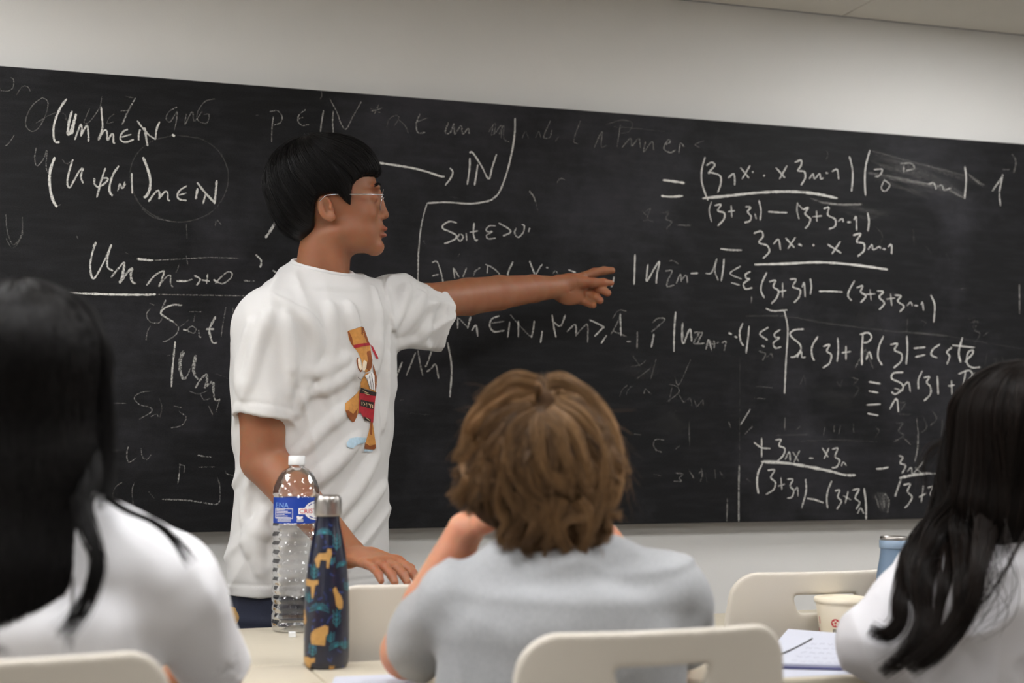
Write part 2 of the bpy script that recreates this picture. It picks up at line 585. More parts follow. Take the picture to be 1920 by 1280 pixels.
# chalk: every stroke traced in view crops; (crop x0, y0, scale)
CROPS = dict(A=(0, 120, 3.6923), B=(480, 170, 3.6923), C=(760, 200, 3.2), D=(1180, 260, 2.5946), E=(700, 540, 3.0), Fq=(1280, 560, 2.909),
             G=(0, 430, 3.6923), H=(180, 640, 3.5567))
CHALK = dict(
A='''5 .9 462,240 420,300 385,380 370,450 372,510 385,540 412,540
6 .9 498,325 478,400 470,478 484,480 502,430 527,345
6 .9 527,345 510,420 498,485
4 .85 518,525 545,450 560,420 567,450 560,500
4 .85 560,500 590,440 605,430 612,490 612,538
4 .85 700,295 705,360 710,420 705,460 680,525 720,462 740,470 742,530
4 .85 745,530 770,490 785,490 785,540 797,550
4 .85 885,452 850,470 832,510 845,535 880,540 925,522
3 .85 838,508 880,495 908,487
4 .9 970,452 960,490 960,528
4 .85 950,392 985,440 1030,490 1078,522
5 .85 1000,440 1010,500 1022,568
4 .9 1105,400 1085,450 1076,524
6 1 1192,488 1200,494 1210,500
6 .9 380,645 352,720 342,800 350,880 370,950 395,990
4 .8 505,660 480,740 465,820 482,855 510,810 550,740 574,725 560,780 576,826
4 .85 730,720 700,810 670,925
4 .8 653,790 655,830 680,850 720,830 747,800 735,788 700,795
5 .85 822,705 780,770 758,850 762,890 780,912
3 .8 815,880 830,828 845,862 865,812
3 .8 850,862 870,828
4 .85 912,755 913,820 916,896
6 .9 990,645 1020,720 1040,800 1035,870 1012,915 995,922
4 .85 1028,952 1065,900 1095,875 1105,905 1100,935
4 .85 1102,930 1140,885 1160,890 1162,935 1177,947
4 .85 1295,843 1250,870 1228,905 1240,935 1292,945
3 .85 1235,908 1290,893
5 .9 1368,860 1355,935
5 .85 1365,820 1420,890 1490,965
4 .85 1425,895 1405,968
5 .9 1500,805 1495,870 1484,968
2 .3 290,230 330,260 320,340 270,440 220,465 180,430 185,360 230,280 290,235
2 .25 250,410 330,360 390,335
2 .25 430,340 450,350 460,390
2 .35 620,310 590,380 585,410 620,400 690,300 705,225
2 .25 790,345 750,380 745,410 790,400
3 .55 938,235 890,320 845,420
2 .4 835,325 900,320
2 .25 870,225 930,235
2 .35 1230,295 1170,330 1150,380 1180,400 1225,330 1220,400 1205,460
2 .35 1290,345 1280,420 1330,330 1345,395 1400,330
2 .3 1490,240 1420,260 1370,330 1370,390 1430,410 1447,350 1410,350
2 .3 70,95 95,110 90,160 60,185 10,185 0,170
2 .25 115,215 150,160 190,155 210,190
2 .35 250,580 240,650 255,705 300,660 325,600 320,720 350,780
2 .3 430,660 460,690 500,670
2 .35 100,490 60,550 35,565
3 .14 1240,495 1390,520 1510,600 1572,720 1575,840 1530,950 1440,1040 1300,1090 1170,1085 1050,1040 960,960 910,840 905,720 950,620 1040,540 1150,505 1240,495
2 .2 980,1000 1060,1060 1180,1090
2 .25 1490,1120 1500,1080 1530,1110
2 .2 1290,1110 1295,1210
2 .25 40,1040 50,1150 90,1250 150,1180 155,1060
2 .3 420,970 400,985''',
B='''2 .55 120,180 110,260 108,355
2 .5 95,145 150,140 180,180 170,220 120,240
2 .5 345,130 300,165 290,210 320,240 365,235
2 .4 295,195 325,185
3 .6 468,135 455,210 445,285
3 .55 535,140 530,210 535,290
2 .5 510,55 560,150 590,230 625,265 670,180 730,75
2 .3 790,120 860,155
2 .4 850,95 820,160
2 .35 790,145 875,120
2 .25 960,240 990,190 970,170 920,200 905,255
2 .3 985,200 1030,240 1055,295
3 .5 1135,160 1110,230 1120,290 1170,290
2 .4 1105,220 1185,190
3 .45 1330,220 1310,290 1345,290 1370,230 1375,300 1420,240 1430,300 1470,260 1475,300
2 .35 1640,230 1630,320
2 .35 1650,300 1700,240 1695,330
5 .95 842,498 960,515 1080,535 1180,560 1270,590 1305,595
4 .9 1342,535 1362,560 1350,600 1310,655
4 .9 1480,465 1478,540 1462,650
4 .85 1478,430 1500,430 1560,520 1610,610 1635,530 1665,440
4 .9 1535,510 1525,580 1512,655
4 .85 1793,190 1790,300 1770,430 1735,570 1690,690 1650,740 1600,765 1480,782 1320,772 1185,778
3 .7 1185,778 1160,860 1140,960 1128,1080 1120,1218
4 .85 1390,915 1340,905 1295,930 1295,955 1340,975 1385,1000 1380,1025 1330,1050 1303,1058
3 .8 1410,990 1395,1020 1415,1040 1435,1010 1415,990
3 .8 1455,985 1458,1040
4 .8 1510,915 1505,990 1520,1035 1535,1030
3 .8 1480,980 1535,970
3 .75 1660,935 1620,935 1595,955 1600,975 1635,975 1597,1000 1607,1025 1660,1020
4 .8 1680,915 1755,960 1755,985 1710,1005
3 .8 1800,950 1790,985 1815,1015 1850,980 1857,935 1840,925
3 .8 1895,950 1885,978
6 .7 145,890 105,960 65,1018
3 .6 125,860 140,890 170,902
2 .25 0,170 15,168
2 .25 440,60 455,35 450,0
2 .4 1890,695 1910,720
2 .2 1340,735 1400,745''',
C='''3 .7 75,1080 78,860
3 .8 160,935 190,930 215,1000 228,1065
3 .75 160,1015 200,1005
3 .7 288,965 296,1030
3 .7 292,970 322,1022
3 .65 367,965 345,1022
3 .6 450,965 420,985 410,1012
3 .7 495,950 490,1000
3 .65 480,945 530,970 572,1012
4 .75 645,930 620,985 612,1022
4 .8 745,925 770,990 780,1012
3 .8 782,1010 806,965 822,945
3 .8 845,963 857,967
2 .5 885,1000 900,985 915,1000
4 .85 978,978 1022,994
4 .85 1252,1020 1248,1045 1236,1082
3 .45 745,505 770,540 780,570
2 .2 780,570 795,625
2 .3 910,455 930,430 960,440
6 .95 1545,440 1610,448 1675,458
6 .95 1535,535 1590,540 1665,535
4 .9 1378,885 1375,980 1372,1068
4 .85 1455,945 1448,1010 1450,1045 1500,960 1525,930 1510,1000 1505,1060
3 .55 1560,985 1600,985 1575,1040 1570,1078 1612,1070
2 .35 1575,925 1610,925 1640,945
3 .6 1625,1060 1650,1005 1655,1050
3 .6 1655,1040 1685,1010 1692,1055
4 .85 1712,1000 1755,998
2 .3 500,150 540,100 530,170
2 .3 560,170 590,115 590,190 625,215
2 .25 700,190 720,150 740,190
2 .25 780,190 800,150 815,190
2 .4 870,85 830,180 865,185 880,140
2 .3 900,210 920,175
2 .35 1050,85 1010,200 1035,225
2 .35 1130,250 1180,150 1175,240 1210,230
2 .4 1290,110 1270,240
2 .25 1200,110 1300,80 1360,100 1340,150 1280,160
2 .4 1300,245 1350,190 1360,235 1400,190 1410,250
2 .45 1440,210 1430,270 1480,210 1490,260
3 .5 1560,230 1590,210 1575,200 1550,250 1590,275 1620,260
3 .5 1640,280 1650,220 1672,240
2 .35 1790,205 1740,225 1762,245
2 .2 1430,640 1470,610 1450,670 1490,690
2 .2 1530,640 1580,630 1560,670 1600,690 1570,730
2 .2 1640,710 1710,715
2 .3 315,905 325,880
2 .2 100,830 110,800 118,830
2 .15 1250,120 1380,130 1560,150''',
D='''4 .9 368,90 352,150 352,210 370,270 382,300
4 .9 375,130 400,115 415,130 385,165 400,165 440,180 445,215 430,262
4 .85 480,192 505,170 512,190 512,226
4 .85 540,140 582,192
4 .85 587,130 548,196
5 .9 597,160 603,163
5 .9 652,177 658,181
4 .85 712,140 756,190
4 .85 767,130 730,196
4 .9 805,115 835,105 835,130 820,155 850,160 855,190 835,226
3 .85 875,195 893,170 900,195 925,170 930,195 945,190
4 .85 955,165 965,168
4 .85 985,160 1010,150 1018,197
4 .85 1070,85 1085,150 1085,210 1080,256
4 .9 1170,55 1150,130 1145,200 1148,276
3 .75 1190,150 1230,150 1215,180 1195,185
3 .7 1240,200 1225,240 1245,255 1267,225 1240,200
3 .65 1335,130 1335,165
3 .6 1320,120 1370,120 1385,145 1345,155
5 .3 1160,165 1280,185 1400,210 1520,235 1630,290
10 .2 1160,170 1280,195 1400,215 1520,245 1630,285
3 .25 1180,60 1400,120 1640,180
14 .12 1190,80 1350,130 1500,190
22 .1 1230,120 1400,175 1600,235
12 .12 1160,90 1250,140 1400,160
16 .1 1180,190 1330,240 1480,290
16 .1 1400,120 1560,170 1700,220
14 .12 1500,220 1580,250 1630,280
3 .65 1455,220 1480,215 1492,247
3 .6 1500,235 1520,225 1530,250 1562,240
4 .8 1632,135 1638,200 1630,292
10 .18 1640,165 1700,215 1728,228
3 .3 1640,165 1700,215 1725,225
4 .75 1765,255 1810,190 1815,180 1800,260 1805,327
2 .4 1860,75 1880,110 1870,165
2 .35 1815,150 1850,150
7 .9 355,290 480,278 620,263 780,257 900,267 1012,290
3 .8 400,305 388,350 400,406
4 .9 415,325 445,320 430,350 460,360 460,390 430,424
3 .85 480,355 512,350
3 .85 495,325 498,382
4 .85 565,330 590,335 575,355 592,378 585,400 560,408
3 .85 610,365 617,390
4 .85 630,300 640,350 636,397
4 .9 675,355 720,358 767,360
3 .8 818,310 815,350 825,392
3 .7 822,320 845,345
4 .85 845,345 870,335 855,365 880,390 870,420 855,436
3 .85 890,380 936,375
3 .85 910,350 912,402
4 .9 945,340 970,335 965,370 1000,392 1000,425 970,440
3 .85 1015,402 1035,388 1040,405
4 .85 1060,405 1077,406
4 .85 1092,395 1103,382 1105,446
4 .85 1158,358 1165,400 1160,450
5 .45 930,310 1030,320 1132,318
4 .3 880,290 960,315 1030,322
14 .1 1030,320 1150,350 1280,370
10 .1 1020,350 1160,385 1240,360
2 .25 60,350 95,390 65,400
2 .25 160,360 190,365 175,390 205,405 180,440
2 .25 230,420 300,420
4 .9 443,535 490,541 546,542
4 .9 605,460 640,450 650,475 630,505 670,520 680,550 650,582
4 .85 700,512 725,490 735,542
4 .85 760,482 802,530
4 .85 807,480 770,536
5 .85 822,513 840,520
5 .8 892,514 898,521
4 .85 963,513 1030,556
4 .85 1026,500 985,560
4 .9 1088,470 1125,462 1105,500 1140,510 1140,545 1110,572
3 .85 1160,540 1180,515 1186,540 1215,525 1222,535
4 .85 1232,536 1245,537
4 .85 1258,526 1275,515 1275,560
6 .95 608,612 760,608 920,601 1080,612 1256,636
3 .75 370,655 400,650 425,583 415,640 432,690
4 .85 460,583 455,640 446,692
3 .85 540,620 490,655 545,682
3 .85 495,700 536,712
4 .85 590,645 565,660 570,680 585,682 555,705 565,730 597,725
4 .85 668,650 645,700 640,740 656,774
4 .85 680,695 710,690 700,720 725,740 715,775 690,802
3 .85 725,745 762,738
3 .85 745,700 745,772
4 .85 780,683 810,685 795,720 830,735 825,770 800,797
3 .85 840,722 850,700 855,770
4 .85 880,680 885,720 880,757
4 .9 922,742 980,742 1036,745
4 .85 1095,690 1070,735 1063,765 1080,787
4 .85 1105,725 1135,715 1125,745 1150,765 1125,797
3 .85 1150,757 1196,754
3 .85 1170,733 1176,786
4 .85 1205,740 1235,745 1215,770 1240,800 1215,832
3 .85 1250,780 1292,774
3 .85 1270,753 1276,812
4 .85 1290,760 1320,765 1305,790 1335,815 1315,842
3 .85 1350,812 1368,795 1376,812
4 .85 1386,811 1402,812
3 .85 1418,808 1425,795 1431,836
4 .85 1466,760 1485,810 1480,892
2 .5 595,765 592,800
4 .85 663,825 700,838 767,833
3 .45 1897,705 1898,850
2 .15 1380,440 1385,520
2 .15 1440,520 1470,560
2 .15 1540,560 1560,600
2 .15 1200,430 1230,470 1220,520
2 .2 1610,730 1640,725
2 .15 1650,880 1680,870 1670,920
40 .04 1180,70 1380,150 1640,250
30 .05 1190,140 1400,220 1620,290
2 .2 960,60 965,80 955,100''',
E='''4 .8 403,195 393,230
4 .7 475,165 474,227
3 .6 482,170 530,222
4 .7 547,160 530,227
4 .75 552,240 577,210 587,272
4 .75 710,155 665,175 655,215 680,245 737,238
3 .6 665,197 735,187
4 .75 767,190 755,277
3 .4 770,150 800,185 860,250 890,277
4 .75 815,185 815,277
4 .7 905,185 898,240 888,278
4 .8 950,240 940,307
4 .8 1005,150 1015,220 1027,277
4 .75 1080,150 1052,213 1010,188
4 .65 1088,245 1135,205 1140,270
3 .5 1140,265 1185,215 1205,210 1205,306
4 .8 1215,178 1290,215 1285,228 1243,272
4 .8 1312,265 1280,312
3 .4 1335,262 1370,200 1390,150
4 .75 1388,143 1390,200 1392,267
3 .4 1345,240 1422,272
2 .35 1345,170 1380,125 1422,130
4 .6 1425,300 1446,300
3 .5 1485,245 1483,342
3 .4 1570,195 1600,170 1640,175 1600,215 1565,245
4 .75 1578,258 1563,332
4 .85 1700,133 1692,240 1690,357
4 .75 1740,195 1735,270 1745,310 1780,230 1790,302
3 .55 1820,260 1850,250 1825,310 1862,310
3 .65 1870,345 1885,290 1900,342
4 .75 162,415 130,497
4 .65 237,362 185,492
4 .6 250,350 262,420 277,492
4 .65 335,333 300,430 290,440
4 .7 300,470 322,455 350,430 367,508
4 .8 418,305 440,450 430,613
2 .4 130,355 118,385
2 .25 1450,440 1500,430 1530,410
2 .25 1460,380 1500,440
2 .25 1590,400 1560,510
2 .3 1480,510 1560,450
2 .3 1785,400 1720,540 1695,500
2 .3 1665,540 1710,555 1715,590 1650,640
2 .25 1680,555 1662,640
2 .25 1720,600 1745,640 1780,620 1790,660
2 .3 1805,630 1820,665 1850,630 1855,660
2 .25 1385,610 1400,570 1430,545
2 .25 1420,600 1440,560 1465,550
2 .35 1522,595 1530,568 1562,598
2 .35 1640,855 1590,850 1575,880 1590,910 1622,922
2 .25 1725,885 1690,912
2 .3 1465,820 1505,825
2 .25 1570,1045 1622,1056
2 .35 1700,1040 1740,1045 1720,1070 1735,1085 1690,1085
2 .25 1770,1020 1800,1060
2 .25 1830,1040 1850,1030 1840,1090
2 .2 1870,1040 1875,1090
2 .25 1775,770 1775,860
60 .035 1580,740 1700,760 1740,720
40 .03 1400,450 1540,480 1600,430
3 .12 190,700 330,715
2 .3 150,630 170,627''',
Fq='''4 .85 552,60 570,140 572,200 564,320 559,420 555,517
4 .12 345,95 560,95 760,130 1000,160 1250,190
5 .2 1200,180 1320,190 1440,203
3 .1 1440,203 1620,235 1840,270
3 .55 0,130 0,190 15,240
3 .5 60,185 90,185 60,240 97,245
3 .5 125,275 150,230 157,282
3 .5 150,250 197,238
3 .5 170,228 172,272
3 .5 213,240 235,233 226,282
5 .85 250,187 266,193
5 .85 283,205 296,211
4 .85 327,133 310,180 315,230 332,257
4 .85 362,148 355,220 345,297
4 .8 467,155 420,190 462,226
4 .8 430,255 446,262
4 .8 532,168 500,190 505,210 527,213 495,240 505,268 537,262
3 .3 415,285 450,300 435,335
3 .3 455,320 485,300 490,325
4 .9 660,165 610,170 585,190 600,215 640,250 640,285 610,315 588,318
4 .85 623,320 645,285 650,318 669,318
4 .9 737,205 705,260 705,310 717,337
4 .9 765,260 800,250 785,285 810,305 800,350 763,377
4 .9 845,213 848,280 842,342
4 .85 868,295 916,288
4 .85 890,258 890,332
5 .9 982,195 977,280 977,362
4 .9 965,195 1010,185 1030,210 1010,235 985,240
3 .4 1000,270 940,375
2 .35 1000,280 1040,385
8 .2 1010,290 990,330
4 .85 1000,332 1017,290 1032,330
4 .9 1095,203 1070,260 1065,320 1087,362
4 .9 1133,250 1170,245 1155,280 1192,300 1190,340 1150,377
4 .9 1222,203 1225,280 1218,357
4 .9 1260,270 1322,264
4 .9 1268,317 1322,305
4 .9 1402,248 1365,275 1355,305 1387,322
4 .85 1467,265 1440,290 1455,315 1440,357
5 .9 1525,210 1505,290 1515,347
4 .9 1470,253 1592,266
4 .9 1538,345 1580,300 1580,280 1555,295 1550,350 1580,375 1622,372
4 .9 1015,453 1080,463
4 .9 1015,503 1067,512
4 .9 1202,400 1150,405 1140,435 1190,460 1200,490 1160,520 1138,507
3 .7 1155,488 1202,502
4 .85 1203,477 1230,455 1241,507
4 .85 1307,393 1285,440 1285,492
4 .85 1313,430 1345,425 1330,455 1350,480 1350,520 1315,557
4 .85 1388,420 1393,522
4 .85 1448,475 1482,470
4 .85 1465,443 1468,522
4 .85 1542,400 1523,512
4 .85 1503,410 1560,390 1580,415 1560,440
3 .8 1592,403 1575,482
4 .9 1003,578 1079,574
4 .9 1008,625 1067,636
4 .9 1128,602 1165,545 1176,617
2 .3 1170,560 1212,570 1185,612
2 .2 1180,630 1245,630
4 .85 388,783 430,812 477,816
4 .85 430,758 430,864
4 .9 505,770 535,768 525,800 555,815 550,850 515,887
3 .8 558,877 580,835 586,882
3 .75 600,835 632,887
3 .75 637,828 605,892
4 .8 690,868 712,870
4 .85 760,813 792,862
4 .85 797,813 770,872
4 .85 815,820 845,815 830,860 855,880 840,915 813,922
3 .8 865,912 875,890 892,909
8 .85 428,888 560,895 700,918 820,943
6 .85 820,943 880,960 942,961
5 .85 437,893 410,950 405,1010 412,1062
4 .85 463,935 500,933 480,975 505,1000 495,1040 453,1067
3 .8 518,1022 557,1010
3 .8 535,973 540,1042
4 .85 570,983 600,985 585,1020 605,1045 595,1080 570,1087
3 .8 608,1045 625,1030 628,1077
4 .85 670,983 672,1050 648,1142
4 .85 678,1088 720,1095 767,1112
4 .85 812,993 790,1050 785,1100 790,1142
4 .85 830,1048 855,1043 845,1080 865,1105 840,1147
3 .8 875,1073 917,1097
3 .8 902,1048 885,1117
4 .85 925,1043 960,1038 940,1085 965,1110 945,1147
3 .8 953,1172 970,1140 987,1172
5 .85 988,1033 998,1110 1000,1204
4 .6 308,905 305,1050 305,1217
2 .15 312,330 310,600 308,905
3 .4 243,1090 240,1212
5 .9 1055,927 1090,925 1122,918
4 .8 1178,855 1200,865 1185,895 1215,910 1195,952
3 .8 1225,942 1245,920 1251,957
3 .8 1258,952 1317,883
3 .7 1268,920 1312,962
7 .85 1180,977 1260,960 1340,951
5 .6 1330,951 1407,956
5 .75 1190,983 1170,1040 1158,1078
4 .8 1203,1015 1240,1010 1225,1050 1250,1080 1230,1120 1210,1140
4 .75 1288,1082 1327,1060
4 .75 1312,1018 1300,1112
4 .75 1333,1030 1365,1025 1350,1065 1370,1090 1340,1137
3 .7 1380,1058 1397,1102
4 .75 1405,1008 1410,1070 1393,1142
20 .15 1030,1080 1080,1070 1110,1110 1100,1170
14 .2 1060,1090 1090,1120 1080,1160
4 .35 1100,1060 1125,1100 1115,1170
3 .35 1050,1075 1070,1140
3 .4 1095,1090 1100,1140
2 .3 1275,653 1285,740
3 .5 1283,740 1280,815 1265,892
2 .35 1467,658 1460,752
2 .3 1460,662 1492,656
2 .25 1460,705 1480,700
3 .65 367,603 315,687
2 .4 380,695 335,742
2 .35 250,670 262,705
2 .25 390,475 492,486
2 .25 390,540 452,546
2 .4 557,645 555,717
2 .3 640,695 620,715
2 .35 825,690 825,726
2 .25 775,700 765,750
2 .25 860,690 850,740
2 .25 930,680 932,735
2 .25 1050,700 1070,720 1050,755
2 .3 1160,680 1200,680 1175,720 1205,745 1150,780
2 .35 1205,760 1240,793
2 .25 1310,640 1330,700 1300,730
2 .25 1360,610 1385,655 1350,690
2 .25 1415,660 1412,760
2 .2 640,470 660,420 670,470
2 .2 840,450 860,480 870,440
2 .25 920,430 955,440 930,470 960,490 930,540
3 .12 640,775 860,770 1060,780
2 .15 500,745 700,740
2 .2 35,670 38,800
2 .25 40,940 60,980
2 .25 100,920 110,970
2 .25 175,930 178,980
2 .25 200,940 230,980
2 .2 345,980 370,1000
50 .03 700,480 860,560 930,540
60 .03 950,80 1000,110 1010,60
2 .25 1570,130 1610,125 1590,170 1620,190 1590,250
2 .25 1640,200 1670,180
2 .2 1660,300 1645,360
2 .2 1680,330 1710,330 1690,370
2 .25 1745,310 1745,345
2 .2 1225,110 1220,190
2 .2 1300,120 1325,130 1310,155''',
G='''4 .85 645,120 665,90 640,160 625,240 630,310 650,340 690,280 740,180 770,105
4 .8 772,105 745,190 745,260 782,287
4 .75 768,332 820,270 855,230 860,250 845,310
6 .8 862,240 850,310 828,373
5 .75 830,370 880,300 915,270 905,310 915,360 942,377
5 .85 948,203 1020,212 1060,214
2 .4 1060,214 1250,205 1450,195 1650,200
4 .75 1770,175 1805,210 1808,240 1800,263
4 .8 1888,283 1918,303
4 .75 1015,387 1070,320 1120,290 1135,300 1100,397
3 .6 1105,385 1150,330 1180,320 1180,370 1197,402
5 .85 1223,357 1290,358
3 .65 1290,358 1330,345
4 .75 1345,318 1385,345 1362,387
4 .8 1398,350 1452,360
3 .75 1437,308 1430,377
4 .8 1478,348 1515,370
3 .65 1515,370 1545,374 1590,345 1607,310 1580,292 1530,330 1490,375
4 .55 1688,353 1720,358
2 .4 1720,358 1762,357
5 .9 445,440 620,445 800,451 1000,452 1078,449
2 .4 1078,449 1400,455 1770,461
4 .75 1262,525 1200,522 1140,545 1113,580 1150,610 1200,640
2 .5 1200,640 1235,680 1215,730 1150,772 1125,775
3 .6 1147,488 1130,530 1112,565
2 .4 1040,545 1015,590 1040,640 1100,645 1130,600
2 .35 1045,660 1020,710 1010,772
2 .3 1035,510 1070,525
4 .75 1268,693 1295,700
2 .5 1295,700 1340,718 1357,690 1330,670 1300,690 1310,717
3 .55 1375,698 1380,740 1392,747
5 .75 1492,603 1450,690 1460,755
4 .75 1460,755 1475,785 1502,785
4 .75 1425,690 1482,690
2 .35 1562,540 1530,742
2 .3 1612,540 1615,602
2 .3 1350,590 1340,640
2 .3 1310,570 1400,570
2 .25 1245,675 1290,640 1310,620
2 .25 530,45 540,65
2 .2 150,0 155,40 90,130 40,60
2 .2 870,160 890,170
2 .2 1220,300 1245,230
2 .25 1290,180 1300,250''',
H='''4 .8 528,0 518,100 508,200 503,303
9 .55 585,60 560,130 562,200
6 .55 562,200 580,247 602,240
2 .5 602,240 630,180
8 .55 665,90 650,180 660,230
4 .6 660,230 682,252
4 .6 662,310 700,250 738,215
6 .5 738,215 740,270 720,312
5 .55 725,310 775,265
6 .5 783,270 782,340
3 .6 782,340 795,390 827,388
2 .35 370,330 300,340 255,375 290,420 360,440 367,470 290,517
2 .35 365,500 400,485 417,500
2 .35 520,430 570,440
2 .35 550,465 600,505 570,560 500,576
2 .25 620,330 680,350 740,330
2 .35 825,380 800,470
2 .3 690,340 720,390 760,380
2 .25 750,430 780,490
2 .4 215,700 205,760 220,805 270,775
2 .35 300,700 310,770 340,785 367,755
3 .5 675,757 720,766
2 .4 720,766 767,771
2 .35 685,838 792,835
2 .35 560,815 555,880
3 .5 555,880 545,947
2 .35 550,820 590,830 585,875
3 .4 440,1052 600,1058 720,1075 800,1085 827,1060
2 .3 827,1060 825,960 808,905
2 .35 860,860 880,885 952,892
2 .25 180,935 130,970 110,1030 140,1075 210,1077
2 .3 255,940 240,1000 250,1105
2 .2 95,412 200,412
2 .2 80,725 162,725
2 .15 350,1000 390,1050
2 .15 420,370 440,440 425,510
2 .2 790,210 880,245
2 .25 475,95 495,90''')
m_chalk = bpy.data.materials.new('chalk')
m_chalk.use_nodes = True
nt = m_chalk.node_tree; N, L = nt.nodes, nt.links
N.remove(N['Principled BSDF'])
df = N.new('ShaderNodeBsdfDiffuse'); df.inputs['Color'].default_value = srgb(228, 226, 220)
tr = N.new('ShaderNodeBsdfTransparent')
mxs = N.new('ShaderNodeMixShader')
tc = N.new('ShaderNodeTexCoord')
nz = N.new('ShaderNodeTexNoise'); nz.inputs['Scale'].default_value = 420; nz.inputs['Detail'].default_value = 2
L.new(tc.outputs['Object'], nz.inputs['Vector'])
at = N.new('ShaderNodeAttribute'); at.attribute_name = 'strength'
# alpha = clamp(1.9*noise + 2*strength - 1.7) * (0.25+strength)
a1 = N.new('ShaderNodeMath'); a1.operation = 'MULTIPLY_ADD'; a1.inputs[1].default_value = 4.4; a1.inputs[2].default_value = -2.05
L.new(nz.outputs['Fac'], a1.inputs[0])
a2 = N.new('ShaderNodeMath'); a2.operation = 'ADD'; a2.use_clamp = True
L.new(a1.outputs[0], a2.inputs[0])
L.new(at.outputs['Fac'], a2.inputs[1])
a3 = N.new('ShaderNodeMath'); a3.operation = 'MULTIPLY'; a3.use_clamp = True
L.new(a2.outputs[0], a3.inputs[0]); L.new(at.outputs['Fac'], a3.inputs[1])
L.new(a3.outputs[0], mxs.inputs[0]); L.new(tr.outputs[0], mxs.inputs[1]); L.new(df.outputs[0], mxs.inputs[2])
L.new(mxs.outputs[0], N['Material Output'].inputs['Surface'])

def chalk_mesh():
    rng = np.random.default_rng(5)
    Vs, Fs, St, off, layer = [], [], [], 0, 0
    for key, txt in CHALK.items():
        x0, y0, s = CROPS[key]
        for line in txt.strip().split('\n'):
            tk = line.split()
            wd, st = float(tk[0]), float(tk[1])
            pts = np.array([[float(v) for v in t.split(',')] for t in tk[2:]])
            pts = pts / s + np.array([x0, y0])
            pts = catmull(pts, 7)
            w3 = np.array([on_y(px, py, BY) for px, py in pts])
            q = w3[:, [0, 2]]
            t = np.gradient(q, axis=0)
            t /= np.linalg.norm(t, axis=1)[:, None] + 1e-9
            nr = np.stack([-t[:, 1], t[:, 0]], -1)
            m = len(q)
            wid = (0.00086 * (wd + (0.3 if wd < 8 else 0))) / 2 * (1 + 0.22 * rng.normal(size=m).clip(-1, 1))
            wid[0] *= .6; wid[-1] *= .6
            layer += 1
            y = BY - 0.0004 - 0.0000012 * layer
            a, b_ = q + nr * wid[:, None], q - nr * wid[:, None]
            V = np.zeros((2 * m, 3)); V[0::2, 0], V[0::2, 2] = a[:, 0], a[:, 1]
            V[1::2, 0], V[1::2, 2] = b_[:, 0], b_[:, 1]; V[:, 1] = y
            i = np.arange(m - 1) * 2 + off
            Fs.append(np.stack([i, i + 1, i + 3, i + 2], -1))
            Vs.append(V); off += 2 * m
            if wd >= 8 and st < .3:
                f = np.sin(np.linspace(0, math.pi, m)) * .9 + .1
                St.append(np.repeat(st * f, 2))
            else:
                St.append(np.full(2 * m, st if st > .6 else min(.62, st * .95)))
    me = np_mesh('chalk_writing', np.concatenate(Vs), np.concatenate(Fs), False)
    set_attr(me, 'strength', np.concatenate(St))
    return me
cw = link('chalk_writing', chalk_mesh(), m_chalk, board)
cw['label'] = 'handwritten white chalk equations, some half erased'
# ------------------------------------------------------------------ furniture
m_lam = mat('cream_laminate', srgb(199, 190, 171), 0.42, var=0.03, vscale=30, stretch=(1, 6, 6))
m_edge = mat('table_edge', srgb(214, 198, 165), 0.5)
m_steel = mat('grey_metal_tube', srgb(170, 170, 170), 0.35, metal=0.9)
m_plastic = mat('white_plastic', srgb(216, 209, 197), 0.38, var=0.015, vscale=5, bump=0.05, bscale=300)
m_rubber = mat('dark_rubber', srgb(40, 40, 40), 0.7)
TZ = 0.74

def desk(x0, x1, y0, y1, label, el=.05, group='desks in the classroom rows', slant=0.0):
    t = empty('desk', ((x0 + x1) / 2, (y0 + y1) / 2, 0))
    tag(t, label, 'desk', group)
    me_ = box_mesh('tabletop', (x0, y0, TZ - .024), (x1, y1, TZ), .004, 2)
    for v in me_.vertices:                                   # trapezoid top: narrower towards the room
        v.co.x += slant * (v.co.x - x0) / (x1 - x0) * ((v.co.y - y0) / (y1 - y0) - 1)
    link('tabletop', me_, m_lam, t)
    e = .05
    for lx in (x0 + el, x1 - e - slant):
        for ly in (y0 + e, y1 - e):
            V, Fq = tube([(lx, ly, .012), (lx, ly, TZ - .024)], .016, 12)
            lg = link('leg', np_mesh('desk_leg', V, Fq), m_steel, t)
            V, Fq = tube([(lx, ly, 0.0), (lx, ly, .02)], .019, 12)
            link('foot_cap', np_mesh('desk_foot_cap', V, Fq), m_rubber, lg)
    bm = bmesh.new()
    box(bm, (x0 + e, y0 + e - .01, TZ - .064), (x1 - e - slant, y0 + e + .01, TZ - .024))
    box(bm, (x0 + e, y1 - e - .01, TZ - .064), (x1 - e - slant, y1 - e + .01, TZ - .024))
    box(bm, (x0 + el - .01, y0 + e, TZ - .064), (x0 + el + .01, y1 - e, TZ - .024))
    box(bm, (x1 - e - slant - .01, y0 + e, TZ - .064), (x1 - e - slant + .01, y1 - e, TZ - .024))
    link('apron_frame', bm_mesh(bm, 'apron_frame'), m_steel, t)
    return t
NY0, NY1 = 1.902, 2.266
desk(-0.85, .384, NY0, NY1, 'cream desk in front of the leftmost student, carrying the patterned steel bottle')
desk(.386, 1.92, NY0, NY1, 'cream desk under the notebook, paper cup and blue bottle')
desk(-0.75, .520, 2.27, 2.735, 'cream desk carrying the clear plastic water bottle', slant=.135)
desk(.535, 1.85, 2.39, 2.68, 'cream desk behind the two empty white chairs, mostly hidden by the grey shirt', el=.5)

